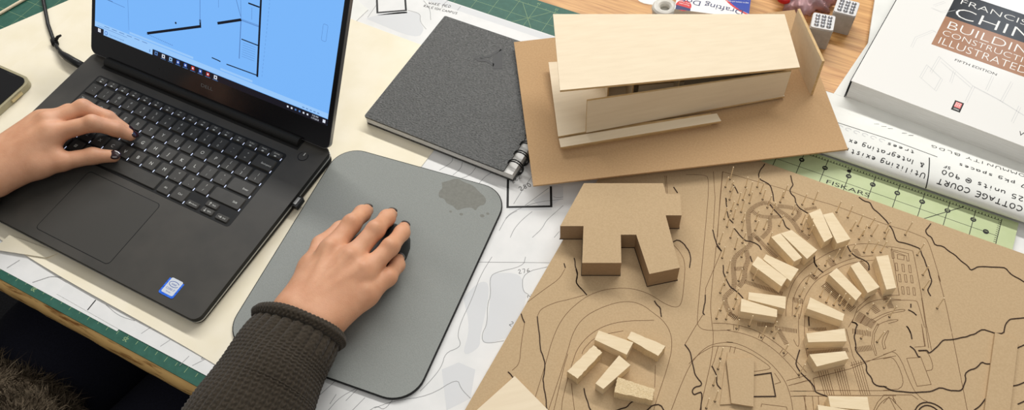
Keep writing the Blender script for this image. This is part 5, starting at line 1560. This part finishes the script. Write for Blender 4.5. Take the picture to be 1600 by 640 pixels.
# sweater sleeves: knitted stitches modelled on a tube
def spline(keys, n):
    """Catmull-Rom through rows of numbers"""
    K = np.array(keys, float)
    t = np.linspace(0, len(K) - 1, n)
    out = []
    for u in t:
        i = min(int(u), len(K) - 2); f = u - i
        p0, p1, p2, p3 = K[max(i - 1, 0)], K[i], K[i + 1], K[min(i + 2, len(K) - 1)]
        out.append(.5 * (2 * p1 + (p2 - p0) * f + (2 * p0 - 5 * p1 + 4 * p2 - p3) * f * f + (3 * p1 - p0 - 3 * p2 + p3) * f ** 3))
    return np.array(out)
def sleeve(keys, ncol, nu, nv, name, roll=True):
    A = spline(keys, nv)                       # x, y, z, lateral radius, vertical radius
    C = A[:, :3]
    T_ = np.gradient(C, axis=0); T_ /= np.linalg.norm(T_, axis=1)[:, None]
    Zv = np.array([0, 0, 1.0])
    Sd = np.cross(T_, Zv); Sd /= np.linalg.norm(Sd, axis=1)[:, None]
    Up = np.cross(Sd, T_)
    ln = np.concatenate([[0], np.cumsum(np.linalg.norm(np.diff(C, axis=0), axis=1))])
    u = np.arange(nu) / nu
    U_, V_ = np.meshgrid(u, ln)
    ang = 2 * np.pi * U_
    cu = U_ * ncol
    fu = cu - np.floor(cu) - .5
    row = V_ / 4.1
    st = .5 + .5 * np.cos(2 * np.pi * (row + 1.1 * np.abs(fu)))
    colp = 1 - (np.abs(fu) * 2) ** 3
    knit = 1.6 * colp * (.35 + .65 * st) - .9 * np.exp(-(fu / .07) ** 2) * .5
    rib = 2.1 * (np.abs(np.cos(np.pi * cu / 2)) ** .7) - .6 + .4 * st
    k = np.clip((V_ - 20) / 9, 0, 1)
    fold = 1.5 * np.sin(V_ * .05 + 3 * ang) + 1.2 * np.sin(V_ * .09 - 2 * ang + 1)
    disp = rib * (1 - k) + knit * k + fold * np.clip(V_ / 60, 0, 1)
    ca, sa = np.cos(ang), np.sin(ang)
    R1 = A[:, 3][:, None] + disp; R2 = A[:, 4][:, None] + disp
    pos = C[:, None, :] + Sd[:, None, :] * (ca * R1)[..., None] + Up[:, None, :] * (sa * R2)[..., None]
    mb = MB()
    V = pos.reshape(-1, 3)
    i, j = np.meshgrid(np.arange(nv - 1), np.arange(nu), indexing='ij')
    a = i * nu + j; b = i * nu + (j + 1) % nu
    F = np.stack([a, a + nu, b + nu, b], -1).reshape(-1, 4)
    mb.add(V.tolist(), [tuple(q_) for q_ in F.tolist()])
    slv = mb.build(name, M['wool'], per, smooth=True)
    # rolled hem at the wrist: a soft rope of stitches
    ns, nr = 560, 36
    mb = MB(); vs = []
    for q_ in range(ns):
        a = 2 * math.pi * q_ / ns
        dirv = Sd[0] * math.cos(a) * (A[0, 3] + 1.5) + Up[0] * math.sin(a) * (A[0, 4] + 1.5)
        c = C[0] + dirv
        dn = dirv / np.linalg.norm(dirv)
        for w in range(nr):
            b_ = 2 * math.pi * w / nr
            rr = 5.5 + .45 * math.cos(66 * a + 7 * abs((b_ / math.pi * 3) % 1 - .5)) + .35 * math.cos(6 * b_) + .4 * math.sin(5 * a + 1)
            vs.append(c + dn * rr * math.cos(b_) + T_[0] * rr * math.sin(b_))
    mb.add(vs, [(q_ * nr + w, q_ * nr + (w + 1) % nr, ((q_ + 1) % ns) * nr + (w + 1) % nr, ((q_ + 1) % ns) * nr + w) for q_ in range(ns) for w in range(nr)])
    mb.build('sleeve_cuff', M['wool'], slv, smooth=True)
sleeve([(468, 31, 43, 41, 27), (470, 18, 43, 43, 31), (472, -6, 43, 46, 36), (475.5, -32, 44, 49, 39), (480, -72, 44, 50, 42), (475, -150, 32, 54, 48), (458, -245, 2, 58, 56), (410, -290, 110, 62, 62), (352, -325, 215, 64, 62), (280, -338, 212, 56, 54)], 48, 384, 600, 'sweater_sleeve')
sleeve([(51, 33, 42, 37, 25), (36, 19, 44.5, 40, 30), (8, -8, 49, 44, 36), (-30, -50, 54, 48, 43), (-75, -105, 45, 52, 48), (-122, -172, 20, 58, 56), (-60, -240, 110, 62, 62), (28, -325, 215, 64, 62), (100, -338, 212, 56, 54)], 46, 230, 420, 'sweater_sleeve')
# sweater trunk
P = grid((-70, -520, -200), (450, -120, 320), 10.0)
f = round_cone(P, (190, -318, -140), (190, -345, 190), 104, 116)
f = smin(f, round_cone(P, (50, -338, 212), (330, -338, 212), 66, 66), 40)
V, Q = surface_nets(f, (-70, -520, -200), 10.0)
mb = MB().add(V.tolist(), [tuple(q_) for q_ in Q.tolist()])
mb.build('sweater_body', M['wool'], per, smooth=True)
# trousers
P = grid((20, -480, -LIFT), (470, 330, -40), 10.0)
f = None
for s_, x0, x1 in ((-1, 140, 128), (1, 342, 352)):
    for a, b, ra, rb in [((190 + s_ * 62, -330, -190), (x0, -60, -160), 96, 84), ((x0, -60, -160), (x1, 210, -170), 84, 66), ((x1, 210, -175), (x1, 170, -690), 62, 46), ((x1, 170, -705), (x1, 285, -722), 40, 30)]:
        d = round_cone(P, a, b, ra, rb)
        f = d if f is None else smin(f, d, 18)
V, Q = surface_nets(f, (20, -480, -LIFT), 10.0)
mb = MB().add(V.tolist(), [tuple(q_) for q_ in Q.tolist()])
mb.build('trousers', M['jeans'], per, smooth=True)
# fuzzy garment hem over the lap: a soft body with a dense pile of short strands
HEM = [((95, -176, -96), (200, -184, -98), 70, 70), ((200, -184, -98), (285, -214, -105), 70, 56), ((120, -260, -90), (250, -280, -90), 80, 76)]
lo = (-20, -380, -200); h = 7.0
P = grid(lo, (390, -90, 10), h)
f = None
for a, b, ra, rb in HEM:
    d = round_cone(P, a, b, ra, rb)
    f = d if f is None else smin(f, d, 30)
V, Q = surface_nets(f, lo, h)
mb = MB().add(V.tolist(), [tuple(q_) for q_ in Q.tolist()])
nrm = np.zeros_like(V)
for q_ in range(4):
    a, b, c = V[Q[:, q_]], V[Q[:, (q_ + 1) % 4]], V[Q[:, q_ - 1]]
    np.add.at(nrm, Q[:, q_], np.cross(b - a, c - a))
nrm /= np.linalg.norm(nrm, axis=1)[:, None] + 1e-9
rn = np.random.default_rng(5)
sel = np.where((V[:, 2] > -150) & (V[:, 1] > -260))[0]
pick = rn.choice(sel, 16000)
base = V[pick] + rn.normal(0, 3, (16000, 3))
clump = np.sin(base @ np.array([.11, .07, .09])[:, None] + np.array([0, 2, 4]))
dr = nrm[pick] * .75 + clump * .55 + rn.normal(0, .3, (16000, 3))
dr /= np.linalg.norm(dr, axis=1)[:, None]
L_ = rn.uniform(7, 15, 16000)[:, None]
sd = np.cross(dr, rn.normal(0, 1, (16000, 3))); sd /= np.linalg.norm(sd, axis=1)[:, None]
bend = rn.normal(0, .35, (16000, 3))
v0 = base - sd * .55; v1 = base + sd * .55; v2 = base + dr * L_ * .6 + sd * .4; v3_ = base + dr * L_ * .6 - sd * .4; v4 = base + (dr + bend) * L_
vs = np.stack([v0, v1, v2, v3_, v4], 1).reshape(-1, 3)
k = np.arange(16000) * 5
mb.add(vs.tolist(), [tuple(q_) for q_ in np.stack([k, k + 1, k + 2, k + 3], 1).tolist()] + [tuple(q_) for q_ in np.stack([k + 3, k + 2, k + 4], 1).tolist()])
tag(mb.build('fuzzy_hem', M['fur'], per, smooth=True), 'fluffy brown garment hem in the lap')

for o in scn.objects:
    if '_o' in o: del o['_o']
